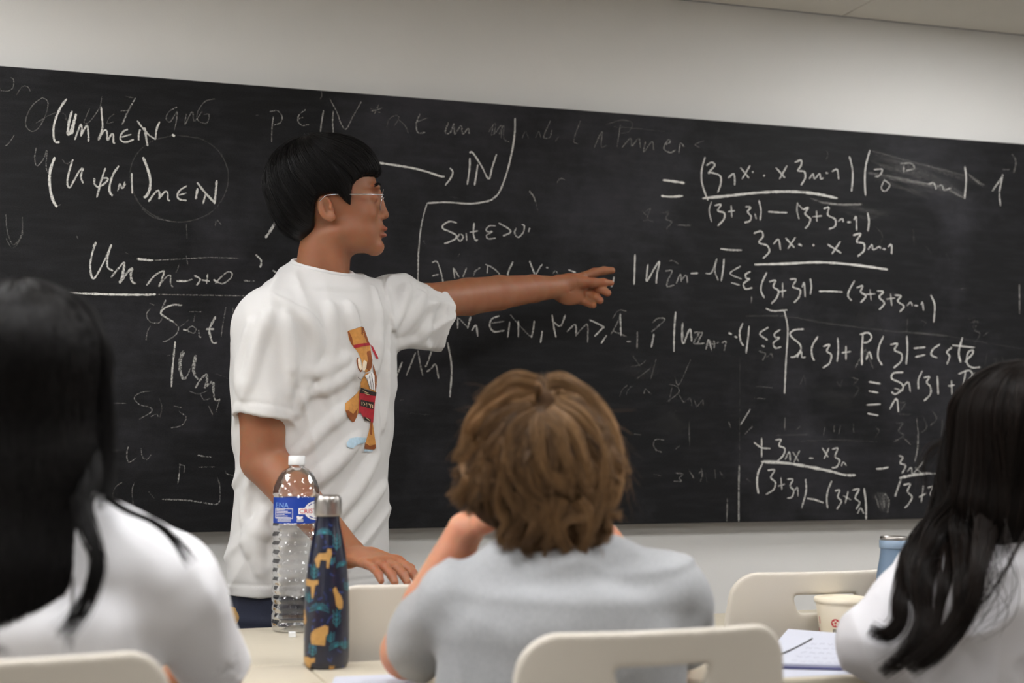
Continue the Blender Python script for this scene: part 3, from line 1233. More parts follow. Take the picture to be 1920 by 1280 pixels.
# chair built once, then copied
def chair_back_mesh():
    s = Sdf()
    def fn(p):
        x, y, z = p[:, 0], p[:, 1], p[:, 2]
        hw = .172 + (.855 - z) * .11
        yc = .055 * (.855 - z) / .4 + .95 * x * x - .004
        zc, hh, r = .655, .2, .045
        # rounded outline in units of the top width
        xs = x * .172 / hw
        qx, qz = np.abs(xs) - (.172 - r), np.abs(z - zc) - (hh - r)
        d2 = np.sqrt(np.maximum(qx, 0) ** 2 + np.maximum(qz, 0) ** 2) + np.minimum(np.maximum(qx, qz), 0) - r
        # hand hole, lower edge a little shorter than the upper one
        hz = z - .796
        hwid = .058 + np.clip(hz, -.02, .02) * .35
        gx, gz = np.abs(x) - (hwid - .009), np.abs(hz) - (.0165 - .009)
        dh = np.sqrt(np.maximum(gx, 0) ** 2 + np.maximum(gz, 0) ** 2) + np.minimum(np.maximum(gx, gz), 0) - .009
        d2 = np.maximum(d2, -dh)
        dy = np.abs(y - yc) - .0065
        r2 = .005
        a, b_ = d2 + r2, dy + r2
        return np.sqrt(np.maximum(a, 0) ** 2 + np.maximum(b_, 0) ** 2) + np.minimum(np.maximum(a, b_), 0) - r2
    s._add(fn, (-.23, -.03, .45), (.23, .12, .86), .002, 'u')
    return s.mesh('chair_backrest', .0032, relax=1)

def chair_seat_mesh():
    s = Sdf()
    def fn(p):
        x, y, z = p[:, 0], p[:, 1], p[:, 2]
        r = .06
        qx, qy = np.abs(x) - (.205 - r), np.abs(y - .27) - (.205 - r)
        d2 = np.sqrt(np.maximum(qx, 0) ** 2 + np.maximum(qy, 0) ** 2) + np.minimum(np.maximum(qx, qy), 0) - r
        zc = .445 + .35 * x * x - .02 * np.clip((y - .35) / .12, 0, 1) ** 2
        dz = np.abs(z - zc) - .007
        a, b_ = d2 + .005, dz + .005
        return np.sqrt(np.maximum(a, 0) ** 2 + np.maximum(b_, 0) ** 2) + np.minimum(np.maximum(a, b_), 0) - .005
    s._add(fn, (-.22, .05, .40), (.22, .49, .48), .002, 'u')
    return s.mesh('chair_seat', .005, relax=1)

ch0 = empty('chair', (0, 0, 0))
link('backrest', chair_back_mesh(), m_plastic, ch0)
link('seat', chair_seat_mesh(), m_plastic, ch0)
for sx in (-1, 1):
    V, Fq = tube([(sx * .19, .45, 0), (sx * .165, .42, .425)], .0105, 10)
    link('leg', np_mesh('chair_leg', V, Fq), m_steel, ch0)
    V, Fq = tube([(sx * .19, .02, 0), (sx * .165, .085, .425)], .0105, 10)
    link('leg', np_mesh('chair_leg', V, Fq), m_steel, ch0)
    V, Fq = tube([(sx * .14, .16, .432), (sx * .145, .10, .44), (sx * .15, .083, .47), (sx * .152, .075, .56)], .009, 10)
    link('back_bracket', np_mesh('chair_back_bracket', V, Fq), m_steel, ch0)
for yy in (.42, .085):
    V, Fq = tube([(-.165, yy, .425), (.165, yy, .425)], .009, 8)
    link('seat_rail', np_mesh('chair_seat_rail', V, Fq), m_steel, ch0)
CHAIR_Z = 0.855
def put_chair(x, y, rz, label, group, zs=1.0, first=[True]):
    if first[0]:
        c = ch0; first[0] = False
    else:
        c = ch0.copy(); COL.objects.link(c)
        for k in list(ch0.children):
            q = k.copy(); COL.objects.link(q); q.parent = c
    c.location = (x, y, 0); c.rotation_euler = (0, 0, rz); c.scale = (1, 1, zs)
    tag(c, label, 'chair', group)
    return c
bpy.context.view_layer.update()
put_chair(.697, 1.578, math.radians(1), 'white plastic chair with hand hole behind the student in the grey t-shirt', 'white plastic chairs', 1.012)
put_chair(-.048, 1.572, math.radians(3), 'white plastic chair at lower left behind the black haired student', 'white plastic chairs', 1.012)
put_chair(1.52, 1.58, math.radians(6), 'white plastic chair under the long haired student on the right', 'white plastic chairs')
put_chair(.612, 2.315, math.radians(0), 'empty white chair under the standing person\'s lowered hand, beside the patterned bottle', 'white plastic chairs')
put_chair(1.345, 2.316, math.radians(-3), 'empty white chair whose hand hole shows above the paper cup', 'white plastic chairs')

# ------------------------------------------------------------------ flat marks laid onto curved surfaces
def poly_mesh2d(polys, step):
    """list of 2D polygons -> (points, tris) finely split"""
    bm = bmesh.new()
    for poly in polys:
        vs = [bm.verts.new((x, y, 0)) for x, y in poly]
        try:
            bm.faces.new(vs)
        except ValueError:
            pass
    bmesh.ops.triangulate(bm, faces=bm.faces)
    for _ in range(6):
        es = [e for e in bm.edges if e.calc_length() > step]
        if not es:
            break
        bmesh.ops.subdivide_edges(bm, edges=es, cuts=1)
        bmesh.ops.triangulate(bm, faces=bm.faces)
    bm.verts.index_update()
    P = np.array([(v.co.x, v.co.y) for v in bm.verts])
    T = np.array([[v.index for v in f.verts] for f in bm.faces])
    bm.free()
    return P, T

def ribbon2d(pts, w, sub=5):
    q = catmull(np.array(pts, float), sub)
    t = np.gradient(q, axis=0); t /= np.linalg.norm(t, axis=1)[:, None] + 1e-9
    n = np.stack([-t[:, 1], t[:, 0]], -1)
    m = len(q)
    V = np.zeros((2 * m, 2)); V[0::2] = q + n * w / 2; V[1::2] = q - n * w / 2
    i = np.arange(m - 1) * 2
    T = np.concatenate([np.stack([i, i + 1, i + 3], -1), np.stack([i, i + 3, i + 2], -1)])
    return V, T

def text2d(body, size=1.0):
    cu = bpy.data.curves.new('t', 'FONT'); cu.body = body; cu.size = size; cu.resolution_u = 3
    o = bpy.data.objects.new('t', cu); COL.objects.link(o)
    me = bpy.data.meshes.new_from_object(o.evaluated_get(bpy.context.evaluated_depsgraph_get()))
    P = np.array([(v.co.x, v.co.y) for v in me.vertices])
    T = []
    for p in me.polygons:
        v = list(p.vertices)
        T += [(v[0], v[i], v[i + 1]) for i in range(1, len(v) - 1)]
    bpy.data.objects.remove(o); bpy.data.curves.remove(cu); bpy.data.meshes.remove(me)
    return P, np.array(T)

class Revolve:
    """surface of revolution: places (angle, z) marks and builds the body"""
    def __init__(self, c, prof):
        self.c = np.array(c, float); self.prof = np.array(prof, float)
    def r(self, z):
        o = np.argsort(self.prof[:, 1])
        return np.interp(z, self.prof[o, 1], self.prof[o, 0])
    def pt(self, ang, z, off=0.0):
        """ang=0 faces the camera, positive to the picture's right"""
        v = -np.array([self.c[0], self.c[1]]); a0 = math.atan2(v[1], v[0])
        a = a0 + ang
        r = self.r(z) + off
        return np.stack([self.c[0] + r * np.cos(a), self.c[1] + r * np.sin(a), self.c[2] + z], -1)
    def from_px(self, P, s, base_py, cx, rot=0.0):
        z = (base_py - P[:, 1]) / s
        x = (P[:, 0] - cx) / s
        ang = np.arcsin(np.clip(x / np.maximum(self.r(z), 1e-4), -.995, .995))
        return ang + rot, z

def mark(name, rev, PT, m, parent, off=.0006, rots=(0.0,), px=None):
    Vs, Ts = [], []
    n = 0
    for rot in rots:
        for P, T in PT:
            a, z = rev.from_px(P, *px, rot) if px else (P[:, 0] + rot, P[:, 1])
            Vs.append(rev.pt(a, z, off)); Ts.append(T + n); n += len(P)
    return link(name, np_mesh(name, np.concatenate(Vs), np.concatenate(Ts)), m, parent)

# ------------------------------------------------------------------ clear water bottle
wb_c = on_z(553, 1182, TZ); wb_s = F / float(np.dot(wb_c - C0, cF))
m_pet = bpy.data.materials.new('clear_plastic'); m_pet.use_nodes = True
nt = m_pet.node_tree; N, L = nt.nodes, nt.links
N.remove(N['Principled BSDF'])
tr = N.new('ShaderNodeBsdfTransparent'); tr.inputs['Color'].default_value = (.93, .94, .95, 1)
gl = N.new('ShaderNodeBsdfGlossy'); gl.inputs['Roughness'].default_value = .06
fr = N.new('ShaderNodeLayerWeight'); fr.inputs['Blend'].default_value = .28
mr = N.new('ShaderNodeMapRange'); mr.inputs['To Min'].default_value = .06; mr.inputs['To Max'].default_value = .75
mx = N.new('ShaderNodeMixShader')
L.new(fr.outputs['Fresnel'], mr.inputs['Value']); L.new(mr.outputs['Result'], mx.inputs[0])
L.new(tr.outputs[0], mx.inputs[1]); L.new(gl.outputs[0], mx.inputs[2])
L.new(mx.outputs[0], N['Material Output'].inputs['Surface'])
tc = N.new('ShaderNodeTexCoord'); vz = N.new('ShaderNodeTexVoronoi'); vz.inputs['Scale'].default_value = 75
bp = N.new('ShaderNodeBump'); bp.inputs['Strength'].default_value = .35; bp.inputs['Distance'].default_value = .003
L.new(tc.outputs['Object'], vz.inputs['Vector']); L.new(vz.outputs['Distance'], bp.inputs['Height']); L.new(bp.outputs['Normal'], gl.inputs['Normal'])
m_cap = mat('white_cap', srgb(232, 234, 236), .4)
m_label = mat('blue_label', srgb(22, 62, 158), .35, var=.05, vscale=40)
m_white = mat('label_white', srgb(236, 236, 238), .5)
m_red = mat('label_red', srgb(196, 40, 52), .5)
m_lblue = mat('label_light_blue', srgb(120, 160, 220), .5)

prof = [(.0125, .312), (.0125, .308), (.0150, .3075), (.0150, .305), (.0135, .3045), (.016, .302), (.021, .2995), (.0265, .2955), (.033, .287), (.0385, .276), (.042, .266),
        (.0436, .257), (.0436, .2515), (.0418, .2495), (.0418, .201), (.0434, .199)]
z = .197
while z > .03:                                   # ribs
    prof += [(.0436, z - .002), (.0436, z - .008), (.0412, z - .0115), (.0412, z - .0135)]
    z -= .0165
prof += [(.0436, .024), (.0436, .012), (.0415, .004), (.037, 0.0005), (.024, .0015), (.012, .010), (.002, .012)]
k = .324 / .3235
wb = empty('water_bottle', tuple(wb_c)); tag(wb, 'clear ribbed plastic water bottle with blue label and white cap standing on the desk', 'bottle')
V, Fq = lathe(prof, 56, wb_c)
link('bottle_body', np_mesh('bottle_body', V, Fq), m_pet, wb)
cp = [(.0005, .324), (.0145, .324), (.0156, .3225)] + [(.0156, .308), (.0152, .307), (.0125, .307)]
V, Fq = lathe(cp, 40, wb_c)
link('bottle_cap', np_mesh('bottle_cap', V, Fq), m_cap, wb)
revl = Revolve(wb_c, [(.0424, -.1), (.0424, .4)])
V, Fq = lathe([(.0424, .1995), (.0424, .2465 - .0275)], 64, wb_c)
LZ0, LZ1 = (1187 - 986) / wb_s, (1187 - 938) / wb_s
V, Fq = lathe([(.0424, LZ0), (.0424, LZ1)], 64, wb_c)
lab = link('label', np_mesh('bottle_label', V, Fq), m_label, wb)
lab['label'] = 'blue paper label with white and red lettering'
pxw = (wb_s, 1187, 553)
cs = lambda x, y: (500 + x / 3.125, 860 + y / 3.125)
def px_text(body, x0, x1, yb, h):
    P, T = text2d(body)
    mn, mxx = P.min(0), P.max(0)
    cap = text2d('E')[0]; ch = cap[:, 1].max() - cap[:, 1].min()
    Q = np.stack([x0 + (P[:, 0] - mn[0]) / (mxx[0] - mn[0]) * (x1 - x0), yb - P[:, 1] / ch * h], -1)
    return Q, T
def ellpoly(cx, cy, rx, ry, n=36):
    return [(cx + rx * math.cos(2 * math.pi * i / n), cy + ry * math.sin(2 * math.pi * i / n)) for i in range(n)]
oval = poly_mesh2d([ellpoly(*cs(286, 318), 24, 18)], 4)
band = poly_mesh2d([[cs(178, 303), cs(380, 300), cs(380, 338), cs(178, 338)]], 4)
mark('label_oval', revl, [oval], m_white, lab, .0004, px=pxw)
mark('label_band', revl, [band], m_white, lab, .0006, px=pxw)
mark('label_lettering', revl, [px_text('CRISTALINE', *(cs(184, 0)[0], cs(385, 0)[0]), cs(0, 333)[1], 8)], m_red, lab, .0009, px=pxw)
mark('label_lettering', revl, [px_text('CRISTALINE', 480, 538.5, cs(0, 300)[1], 9)], m_lblue, lab, .0006, px=pxw) if False else None
mark('label_lettering', revl, [px_text('ENA', cs(50, 0)[0], cs(122, 0)[0], cs(0, 300)[1], 9)], m_lblue, lab, .0006, px=pxw)
fine = []
for r_ in range(6):
    yy = 312 + r_ * 9
    fine.append(ribbon2d([cs(52, yy), cs(100 + 18 * ((r_ * 7) % 3), yy)], .9, 6))
for xa, ya, xb, yb in ((48, 306, 145, 306), (145, 306, 145, 362), (145, 362, 48, 362), (48, 362, 48, 306)):
    fine.append(ribbon2d([cs(xa, ya), cs(xb, yb)], .8, 8))
for yy in (368, 374, 380):
    fine.append(ribbon2d([cs(168, yy), cs(206, yy)], .9, 6)); fine.append(ribbon2d([cs(60, yy), cs(135, yy)], .7, 6))
fine.append(poly_mesh2d([[cs(170, 360), cs(168, 350), cs(178, 346), cs(186, 352), cs(203, 348), cs(204, 358), cs(192, 366), cs(176, 367)]], 3))
mark('label_fine_print', revl, fine, m_white, lab, .0006, px=pxw)
arc = [ribbon2d([cs(286 + 62 * math.cos(t), 318 + 46 * math.sin(t)) for t in np.linspace(a0, a1, 8)], 1.6) for a0, a1 in ((-2.5, -2.1), (-2.0, -1.6), (2.4, 2.0), (1.9, 1.5))]
mark('label_fine_print', revl, arc, m_label, lab, .0008, px=pxw)

# small white eraser next to it
er = on_z(548, 1194, TZ)
o = link('eraser', box_mesh('eraser', er + np.array([-.006, -.006, 0]), er + np.array([.006, .006, .0095]), .001), m_cap)
tag(o, 'tiny white eraser block in front of the clear water bottle', 'eraser')

# ------------------------------------------------------------------ patterned steel bottle
sb_c = on_z(612, 1250, TZ); sb_s = F / float(np.dot(sb_c - C0, cF))
SB = 1258.0
zz = lambda y: (SB - y) / sb_s
rr = lambda r: r / sb_s
m_navy = mat('navy_glaze', srgb(17, 21, 42), .3, var=.35, vscale=60, coat=.3)
m_brush = mat('brushed_steel', srgb(176, 172, 168), .3, metal=1.0)
m_tan = mat('tan_print', srgb(180, 138, 78), .4, var=.12, vscale=160)
m_teal = mat('teal_print', srgb(50, 128, 140), .4, var=.2, vscale=90)
m_dblue = mat('blue_print', srgb(40, 56, 110), .4, var=.2, vscale=90)
sprof = [(22, 976), (22.5, 984), (23.5, 992), (26, 1005), (29.5, 1022), (33.5, 1045), (36.5, 1066), (39, 1090), (41, 1116), (42, 1145), (42.4, 1180), (42.4, 1225), (42, 1240), (40.5, 1250), (37, 1257), (30, 1258), (.5, 1258)]
sprof = [(rr(r), zz(y)) for r, y in sprof]
sbo = empty('steel_bottle', tuple(sb_c)); tag(sbo, 'navy insulated bottle printed with tan leopards and teal leaves, with steel cap', 'bottle')
rev = Revolve(sb_c, sprof)
V, Fq = lathe(sprof, 64, sb_c)
body = link('bottle_body', np_mesh('steel_bottle_body', V, Fq), m_navy, sbo)
body['label'] = 'glossy navy bottle body with leopard and leaf print'
cprof = [(.5, 937), (18, 937), (22.5, 939), (25, 944), (25.6, 952), (25.6, 973), (24.8, 976), (22, 976.5), (22, 972)]
V, Fq = lathe([(rr(r), zz(y)) for r, y in cprof], 56, sb_c)
link('bottle_cap', np_mesh('steel_bottle_cap', V, Fq), m_brush, sbo)
LEO = ['285,600 300,577 345,573 352,546 362,552 372,548 376,580 366,610 358,660 346,660 346,617 312,612 302,657 290,657 294,612 282,628 278,615',
       '222,728 270,732 300,728 300,752 282,760 272,832 262,832 258,768 230,764 222,752',
       '383,782 392,772 400,768 412,798 432,826 441,860 438,895 420,898 402,876 396,832',
       '262,1034 278,1012 335,1010 341,984 350,992 358,990 358,1030 345,1052 340,1102 328,1102 328,1056 296,1052 278,1098 264,1098 272,1052 258,1060',
       '218,1178 240,1172 262,1178 285,1172 284,1198 264,1206 258,1238 246,1238 250,1208 236,1204 230,1232 220,1228',
       '213,898 224,906 230,940 234,972 224,994 214,980', '468,588 480,606 482,660 472,648', '368,1216 380,1222 396,1218 392,1246 364,1246']
leo = [poly_mesh2d([[cs(*map(float, t.split(','))) for t in q.split()]], 3) for q in LEO]
for q in leo:
    for ro in (0, math.pi):
        mark('leopard_print', rev, [q], m_tan, body, .0005, rots=(ro,), px=(sb_s, SB, 612))
def fan(x, y, n, r, a0, a1, w=3.4):
    out = []
    for i in range(n):
        a = math.radians(a0 + (a1 - a0) * i / (n - 1))
        out.append(ribbon2d([cs(x, y), cs(x + r * .6 * math.cos(a), y - r * .62 * math.sin(a)), cs(x + r * math.cos(a), y - r * .72 * math.sin(a) + r * .18)], w / 3.125))
    return out
teal = fan(306, 895, 9, 58, -10, 190) + fan(330, 462, 8, 46, 0, 180) + fan(405, 1110, 7, 42, 20, 200) + fan(440, 650, 7, 40, 30, 180)
for x, y, h in ((402, 560, 95), (405, 1000, 105), (275, 725, 85), (270, 1165, 75), (468, 800, 60), (372, 640, 45), (372, 1085, 60), (455, 1130, 50), (245, 860, 60)):
    teal.append(ribbon2d([cs(x, y), cs(x + 2, y - h)], 1.5))
    for q in range(3):
        yy = y - h * (.12 + .26 * q)
        teal.append(ribbon2d([cs(x, yy), cs(x + 15, yy - h * .1), cs(x + 22, yy - h * .3)], 1.1)); teal.append(ribbon2d([cs(x, yy), cs(x - 14, yy - h * .12), cs(x - 20, yy - h * .32)], 1.1))
mark('leaf_print', rev, teal, m_teal, body, .0003, rots=(0, math.pi), px=(sb_s, SB, 612))
rngb = np.random.default_rng(3); blue = []
for i in range(46):
    x, y = rngb.uniform(225, 470), rngb.uniform(400, 1225)
    a = rngb.uniform(0, 6.28); h = rngb.uniform(14, 36)
    blue.append(ribbon2d([cs(x, y), cs(x + h * .5 * math.cos(a), y + h * .5 * math.sin(a) + 5), cs(x + h * math.cos(a), y + h * math.sin(a))], rngb.uniform(1.2, 3.4)))
mark('leaf_print', rev, blue, m_dblue, body, .00015, rots=(0, math.pi), px=(sb_s, SB, 612))

# ------------------------------------------------------------------ blue bottle, cup, papers
bb_c = on_z(1679, 1197, TZ); bs = F / float(np.dot(bb_c - C0, cF))
m_bb = mat('powder_blue_paint', srgb(104, 125, 148), .45, var=.02)
m_bbl = mat('pale_blue_ring', srgb(132, 152, 174), .45)
ztop = (CAMZ - TZ) - (1006 - 833) / bs
p2 = [(24.5, 1028), (25, 1036), (27.5, 1052), (32, 1075), (36, 1100), (38.5, 1125), (39.5, 1150), (39.5, 1195)]
zb = lambda y: ztop - (y - 1006) / bs
prof = [(r / bs, zb(y)) for r, y in p2] + [(39.5 / bs, .006), (36 / bs, 0), (.0005, 0)]
bbo = empty('blue_bottle', tuple(bb_c)); tag(bbo, 'powder blue insulated bottle with steel rim behind the dark hair on the right', 'bottle')
V, Fq = lathe(prof, 56, bb_c); link('bottle_body', np_mesh('blue_bottle_body', V, Fq), m_bb, bbo)
V, Fq = lathe([(24 / bs, zb(1012)), (26.5 / bs, zb(1013)), (26.5 / bs, zb(1026)), (25.5 / bs, zb(1028)), (23.5 / bs, zb(1028))], 56, bb_c)
link('bottle_collar', np_mesh('blue_bottle_collar', V, Fq), m_bbl, bbo)
V, Fq = lathe([(.0005, zb(1013)), (19 / bs, zb(1012)), (21 / bs, zb(1006.5)), (23.5 / bs, zb(1005.5)), (25 / bs, zb(1007)), (25 / bs, zb(1012.5)), (23 / bs, zb(1013))], 56, bb_c)
link('bottle_cap', np_mesh('blue_bottle_cap', V, Fq), m_brush, bbo)

cu_c = on_z(1577, 1197, TZ); cs_ = F / float(np.dot(cu_c - C0, cF))
m_cup = mat('ivory_cup_paper', srgb(236, 226, 204), .45, var=.01)
cz = .074
cupo = empty('paper_cup', tuple(cu_c)); tag(cupo, 'ivory paper cup with red flower emblem and small characters beside the papers', 'cup')
cprof = [(.0345, 0), (.0365, .004), (.0432, cz - .012), (.0435, cz - .008)]
V, Fq = lathe([(.0005, .001)] + cprof + [(.0425, cz - .006)], 56, cu_c)
cbody = link('cup_body', np_mesh('cup_body', V, Fq), m_cup, cupo)
V, Fq = lathe([(.0430, cz - .010), (.0462, cz - .009), (.0468, cz - .005), (.0458, cz - .001), (.0440, cz), (.0425, cz - .003), (.034, cz - .004), (.0005, cz - .004)], 56, cu_c)
link('cup_lid', np_mesh('cup_lid', V, Fq), m_cup, cupo)
revc = Revolve(cu_c, cprof)
cb = 833 + (CAMZ - TZ) * cs_
cc = lambda x, y: (1320 + x / 3.2, 960 + y / 3.2)
pxc = (cs_, cb - 6, 1577)
m_ink = mat('black_ink', srgb(30, 30, 34), .6)
mark('cup_emblem', revc, [poly_mesh2d([ellpoly(*cc(792, 630), 7.9, 7.9)], 3)], m_red, cbody, .0003, px=pxc)
fl = [poly_mesh2d([ellpoly(cc(792, 630)[0] + 3.7 * math.cos(a), cc(792, 630)[1] + 3.7 * math.sin(a), 1.9, 1.9, 14)], 3) for a in np.arange(5) * 1.2566 - 1.5708]
mark('cup_emblem', revc, fl, m_cup, cbody, .0006, px=pxc)
def strokes(lst, w):
    return [ribbon2d([cc(*map(float, t.split(','))) for t in q.split()], w) for q in lst]
mark('cup_characters', revc, strokes(['779,668 779,686', '779,668 793,668', '793,668 793,686', '779,677 793,677', '779,686 793,686',
     '777,702 797,702', '787,696 787,722', '786,704 778,714', '788,704 797,714', '783,714 792,714'], 1.0), m_ink, cbody, .0005, px=pxc)
mark('cup_characters', revc, strokes(['803,668 803,682 806,684', '813,668 814,680', '802,692 815,691', '808,687 806,698 813,700 812,707 804,706', '803,713 814,712', '803,720 808,723 815,721',
     '700,600 703,640', '697,670 706,712'], 1.0), m_red, cbody, .0005, px=pxc)

# papers
m_paper = mat('white_paper', srgb(200, 203, 216), .7, var=.01)
m_paper2 = mat('cover_navy', srgb(60, 62, 110), .6)
def sheet(corners, z0, th, lift=None, n=16):
    """bilinear sheet from 4 table points (x,y), thickness th; lift(u,v)"""
    u, v = np.meshgrid(np.linspace(0, 1, n), np.linspace(0, 1, n), indexing='ij')
    c = [np.array(q[:2]) for q in corners]
    P = (c[0][None, None] * ((1 - u) * (1 - v))[..., None] + c[1] * (u * (1 - v))[..., None] + c[2] * (u * v)[..., None] + c[3] * ((1 - u) * v)[..., None])
    z = z0 + (lift(u, v) if lift else 0 * u)
    top = np.concatenate([P, (z + th)[..., None]], -1).reshape(-1, 3)
    bot = np.concatenate([P, z[..., None]], -1).reshape(-1, 3)
    idx = np.arange(n * n).reshape(n, n)
    f = np.stack([idx[:-1, :-1], idx[1:, :-1], idx[1:, 1:], idx[:-1, 1:]], -1).reshape(-1, 4)
    N2 = n * n
    ed = []
    for a, b_ in ((idx[:-1, 0], idx[1:, 0]), (idx[1:, -1], idx[:-1, -1]), (idx[0, 1:], idx[0, :-1]), (idx[-1, :-1], idx[-1, 1:])):
        ed.append(np.stack([a, a + N2, b_ + N2, b_], -1))
    Fq = np.concatenate([f, f[:, ::-1] + N2] + ed)
    return np.concatenate([top, bot]), Fq
def tz(px, py, z=TZ):
    return on_z(px, py, z)
lift1 = lambda u, v: .010 * u * np.clip(v, 0, 1) ** 1.5 + .002
c1 = [tz(1404, 1266), tz(1436, 1207), tz(1690, 1216), tz(1640, 1278)]
cN = [tz(1398, 1278), tz(1424, 1248), tz(1700, 1262), tz(1680, 1300)]
pp = empty('notebook', tuple(tz(1540, 1250))); tag(pp, 'open white notebook with curling pages and pen marks on the right desk', 'notebook')
pc = [tz(1420, 1250), tz(1478, 1203), tz(1690, 1213), tz(1606, 1255)]
V, Fq = sheet(pc, TZ + .0025, .004, lambda u, v: .016 * u * (1 - .4 * v) * np.sin(np.clip(u, 0, 1) * 1.57))
pg = link('page_stack', np_mesh('page_stack', V, Fq, False), m_paper, pp)
V, Fq = sheet([tz(1417, 1253), tz(1470, 1208), tz(1686, 1217), tz(1604, 1258)], TZ + .0008, .0016)
link('notebook_cover', np_mesh('notebook_cover', V, Fq, False), m_paper2, pp)
bv = BVHTree.FromPolygons([tuple(v) for v in V], [tuple(f) for f in Fq])
def on_mesh(P, bvh, off):
    out = []
    for px, py in P:
        r = Vector(ray(px, py)).normalized()
        hit, nrm_, i, d = bvh.ray_cast(Vector(C0), r)
        if hit is None:
            hit, nrm_, i, d = bvh.find_nearest(Vector(W(px, py, out_depth[0])))
        if nrm_.dot(r) > 0:
            nrm_ = -nrm_
        out.append(np.array(hit + nrm_ * off))
    return np.array(out)
out_depth = [2.5]
def cast(name, PT, bvh, m, parent, off=.0006):
    Vs, Ts, n = [], [], 0
    for P, T in PT:
        Vs.append(on_mesh(P, bvh, off)); Ts.append(T + n); n += len(P)
    return link(name, np_mesh(name, np.concatenate(Vs), np.concatenate(Ts)), m, parent)
bv = bvh_of(pg.data)
cast('pen_line', [ribbon2d([(1445, 1231), (1462, 1227), (1482, 1219), (1502, 1209), (1524, 1197)], 2.6, 8)], bv, m_ink, pg)
rngp = np.random.default_rng(8); hw = []
for row in range(5):
    for w_ in range(7):
        x = 1520 + row * -9 + w_ * 16; y = 1207 + row * 8 + w_ * .8
        hw.append(ribbon2d([(x + q * 2.2, y + rngp.uniform(-1.6, 1.6)) for q in range(6)], .6, 3))
m_pencil = mat('grey_pencil', srgb(150, 152, 168), .7)
cast('handwriting', hw, bv, m_pencil, pg)
V, Fq = sheet([tz(1404, 1273), tz(1428, 1254), tz(1612, 1259), tz(1596, 1264)], TZ + .0003, .0004)
o = link('paper_sheet', np_mesh('paper_sheet', V, Fq, False), m_paper); tag(o, 'loose white sheet in front of the notebook on the right desk', 'paper')
V, Fq = sheet([tz(618, 1292), tz(628, 1269), tz(800, 1262), tz(800, 1288)], TZ + .0003, .0006)
o = link('paper_sheet', np_mesh('paper_sheet', V, Fq, False), m_paper); tag(o, 'white sheet of paper below the patterned bottle, under the grey sleeve', 'paper')
# tan pouch half hidden by the left shoulder
tp = on_z(418, 1180, TZ)
s = Sdf(); s.ell(tp + np.array([0, 0, .021]), (.03, .018, .021), k=.004); s.cone(tp + np.array([-.02, 0, .036]), tp + np.array([.018, 0, .037]), .006, .005, k=.006)
o = link('pencil_pouch', s.mesh('pencil_pouch', .003), mat('tan_leather', srgb(176, 142, 88), .6, var=.1, vscale=60, bump=.2)); tag(o, 'small tan pouch at the desk edge behind the white sleeve', 'pouch')
# ------------------------------------------------------------------ people: shared helpers and materials
def rpx(r, d):
    return r * d / F
def skin_mat(name, col, col2):
    m = mat(name, col, .48, sss=.012, bump=.05, bscale=500, spec=.4)
    nt = m.node_tree; N, L = nt.nodes, nt.links
    b = N['Principled BSDF']
    nz = N.new('ShaderNodeTexNoise'); nz.inputs['Scale'].default_value = 28; nz.inputs['Detail'].default_value = 5
    L.new(N['Texture Coordinate'].outputs['Object'], nz.inputs['Vector'])
    mr = N.new('ShaderNodeMapRange'); mr.inputs['From Min'].default_value = .35; mr.inputs['From Max'].default_value = .75
    L.new(nz.outputs['Fac'], mr.inputs['Value'])
    m1 = N.new('ShaderNodeMix'); m1.data_type = 'RGBA'; m1.inputs[6].default_value = col
    m1.inputs[7].default_value = tuple(c * q for c, q in zip(col[:3], (.92, .82, .78))) + (1,)
    L.new(mr.outputs['Result'], m1.inputs[0])
    at = N.new('ShaderNodeAttribute'); at.attribute_name = 'lip'
    m2 = N.new('ShaderNodeMix'); m2.data_type = 'RGBA'; m2.inputs[7].default_value = col2
    L.new(at.outputs['Fac'], m2.inputs[0]); L.new(m1.outputs[2], m2.inputs[6]); L.new(m2.outputs[2], b.inputs['Base Color'])
    return m
def hair_mat(name, dark, light, rough=.38, spec=.5):
    return mat(name, dark, rough, col2=light, attr='tint', spec=spec)
def poly_sdf(q, pts):
    """signed distance (negative inside) of 2D points to a polygon"""
    P = np.asarray(pts, float)
    d = np.full(len(q), 1e9); s = np.ones(len(q))
    n = len(P); j = n - 1
    for i in range(n):
        e = P[j] - P[i]; w = q - P[i]
        t = np.clip((w @ e) / (e @ e), 0, 1)
        b_ = w - t[:, None] * e
        d = np.minimum(d, (b_ * b_).sum(1))
        c1, c2, c3 = q[:, 1] >= P[i, 1], q[:, 1] < P[j, 1], e[0] * w[:, 1] > e[1] * w[:, 0]
        s = np.where((c1 & c2 & c3) | (~c1 & ~c2 & ~c3), -s, s)
        j = i
    return s * np.sqrt(d)
def smax(a, b_, k):
    h = np.clip(.5 - .5 * (a - b_) / k, 0, 1)
    return a * (1 - h) + b_ * h + k * h * (1 - h)
def cone_d(p, a, b_, ra, rb):
    ab = b_ - a
    t = np.clip(((p - a) @ ab) / (ab @ ab), 0, 1)
    q = p - a - t[:, None] * ab
    return np.sqrt((q * q).sum(1)) - (ra + (rb - ra) * t)
def econe_d(p, a, b_, u, ra, rb):
    ab = b_ - a; Ln = np.linalg.norm(ab); w = ab / Ln
    u = nrm(u - w * (u @ w)); v = np.cross(w, u)
    q = p - a; h = q @ w; t = np.clip(h / Ln, -.3, 1.3)
    ru, rv = ra[0] + (rb[0] - ra[0]) * t, ra[1] + (rb[1] - ra[1]) * t
    x, y = q @ u, q @ v
    k0 = np.sqrt((x / ru) ** 2 + (y / rv) ** 2); k1 = np.sqrt((x / ru ** 2) ** 2 + (y / rv ** 2) ** 2) + 1e-9
    return k0 * (k0 - 1) / k1, h
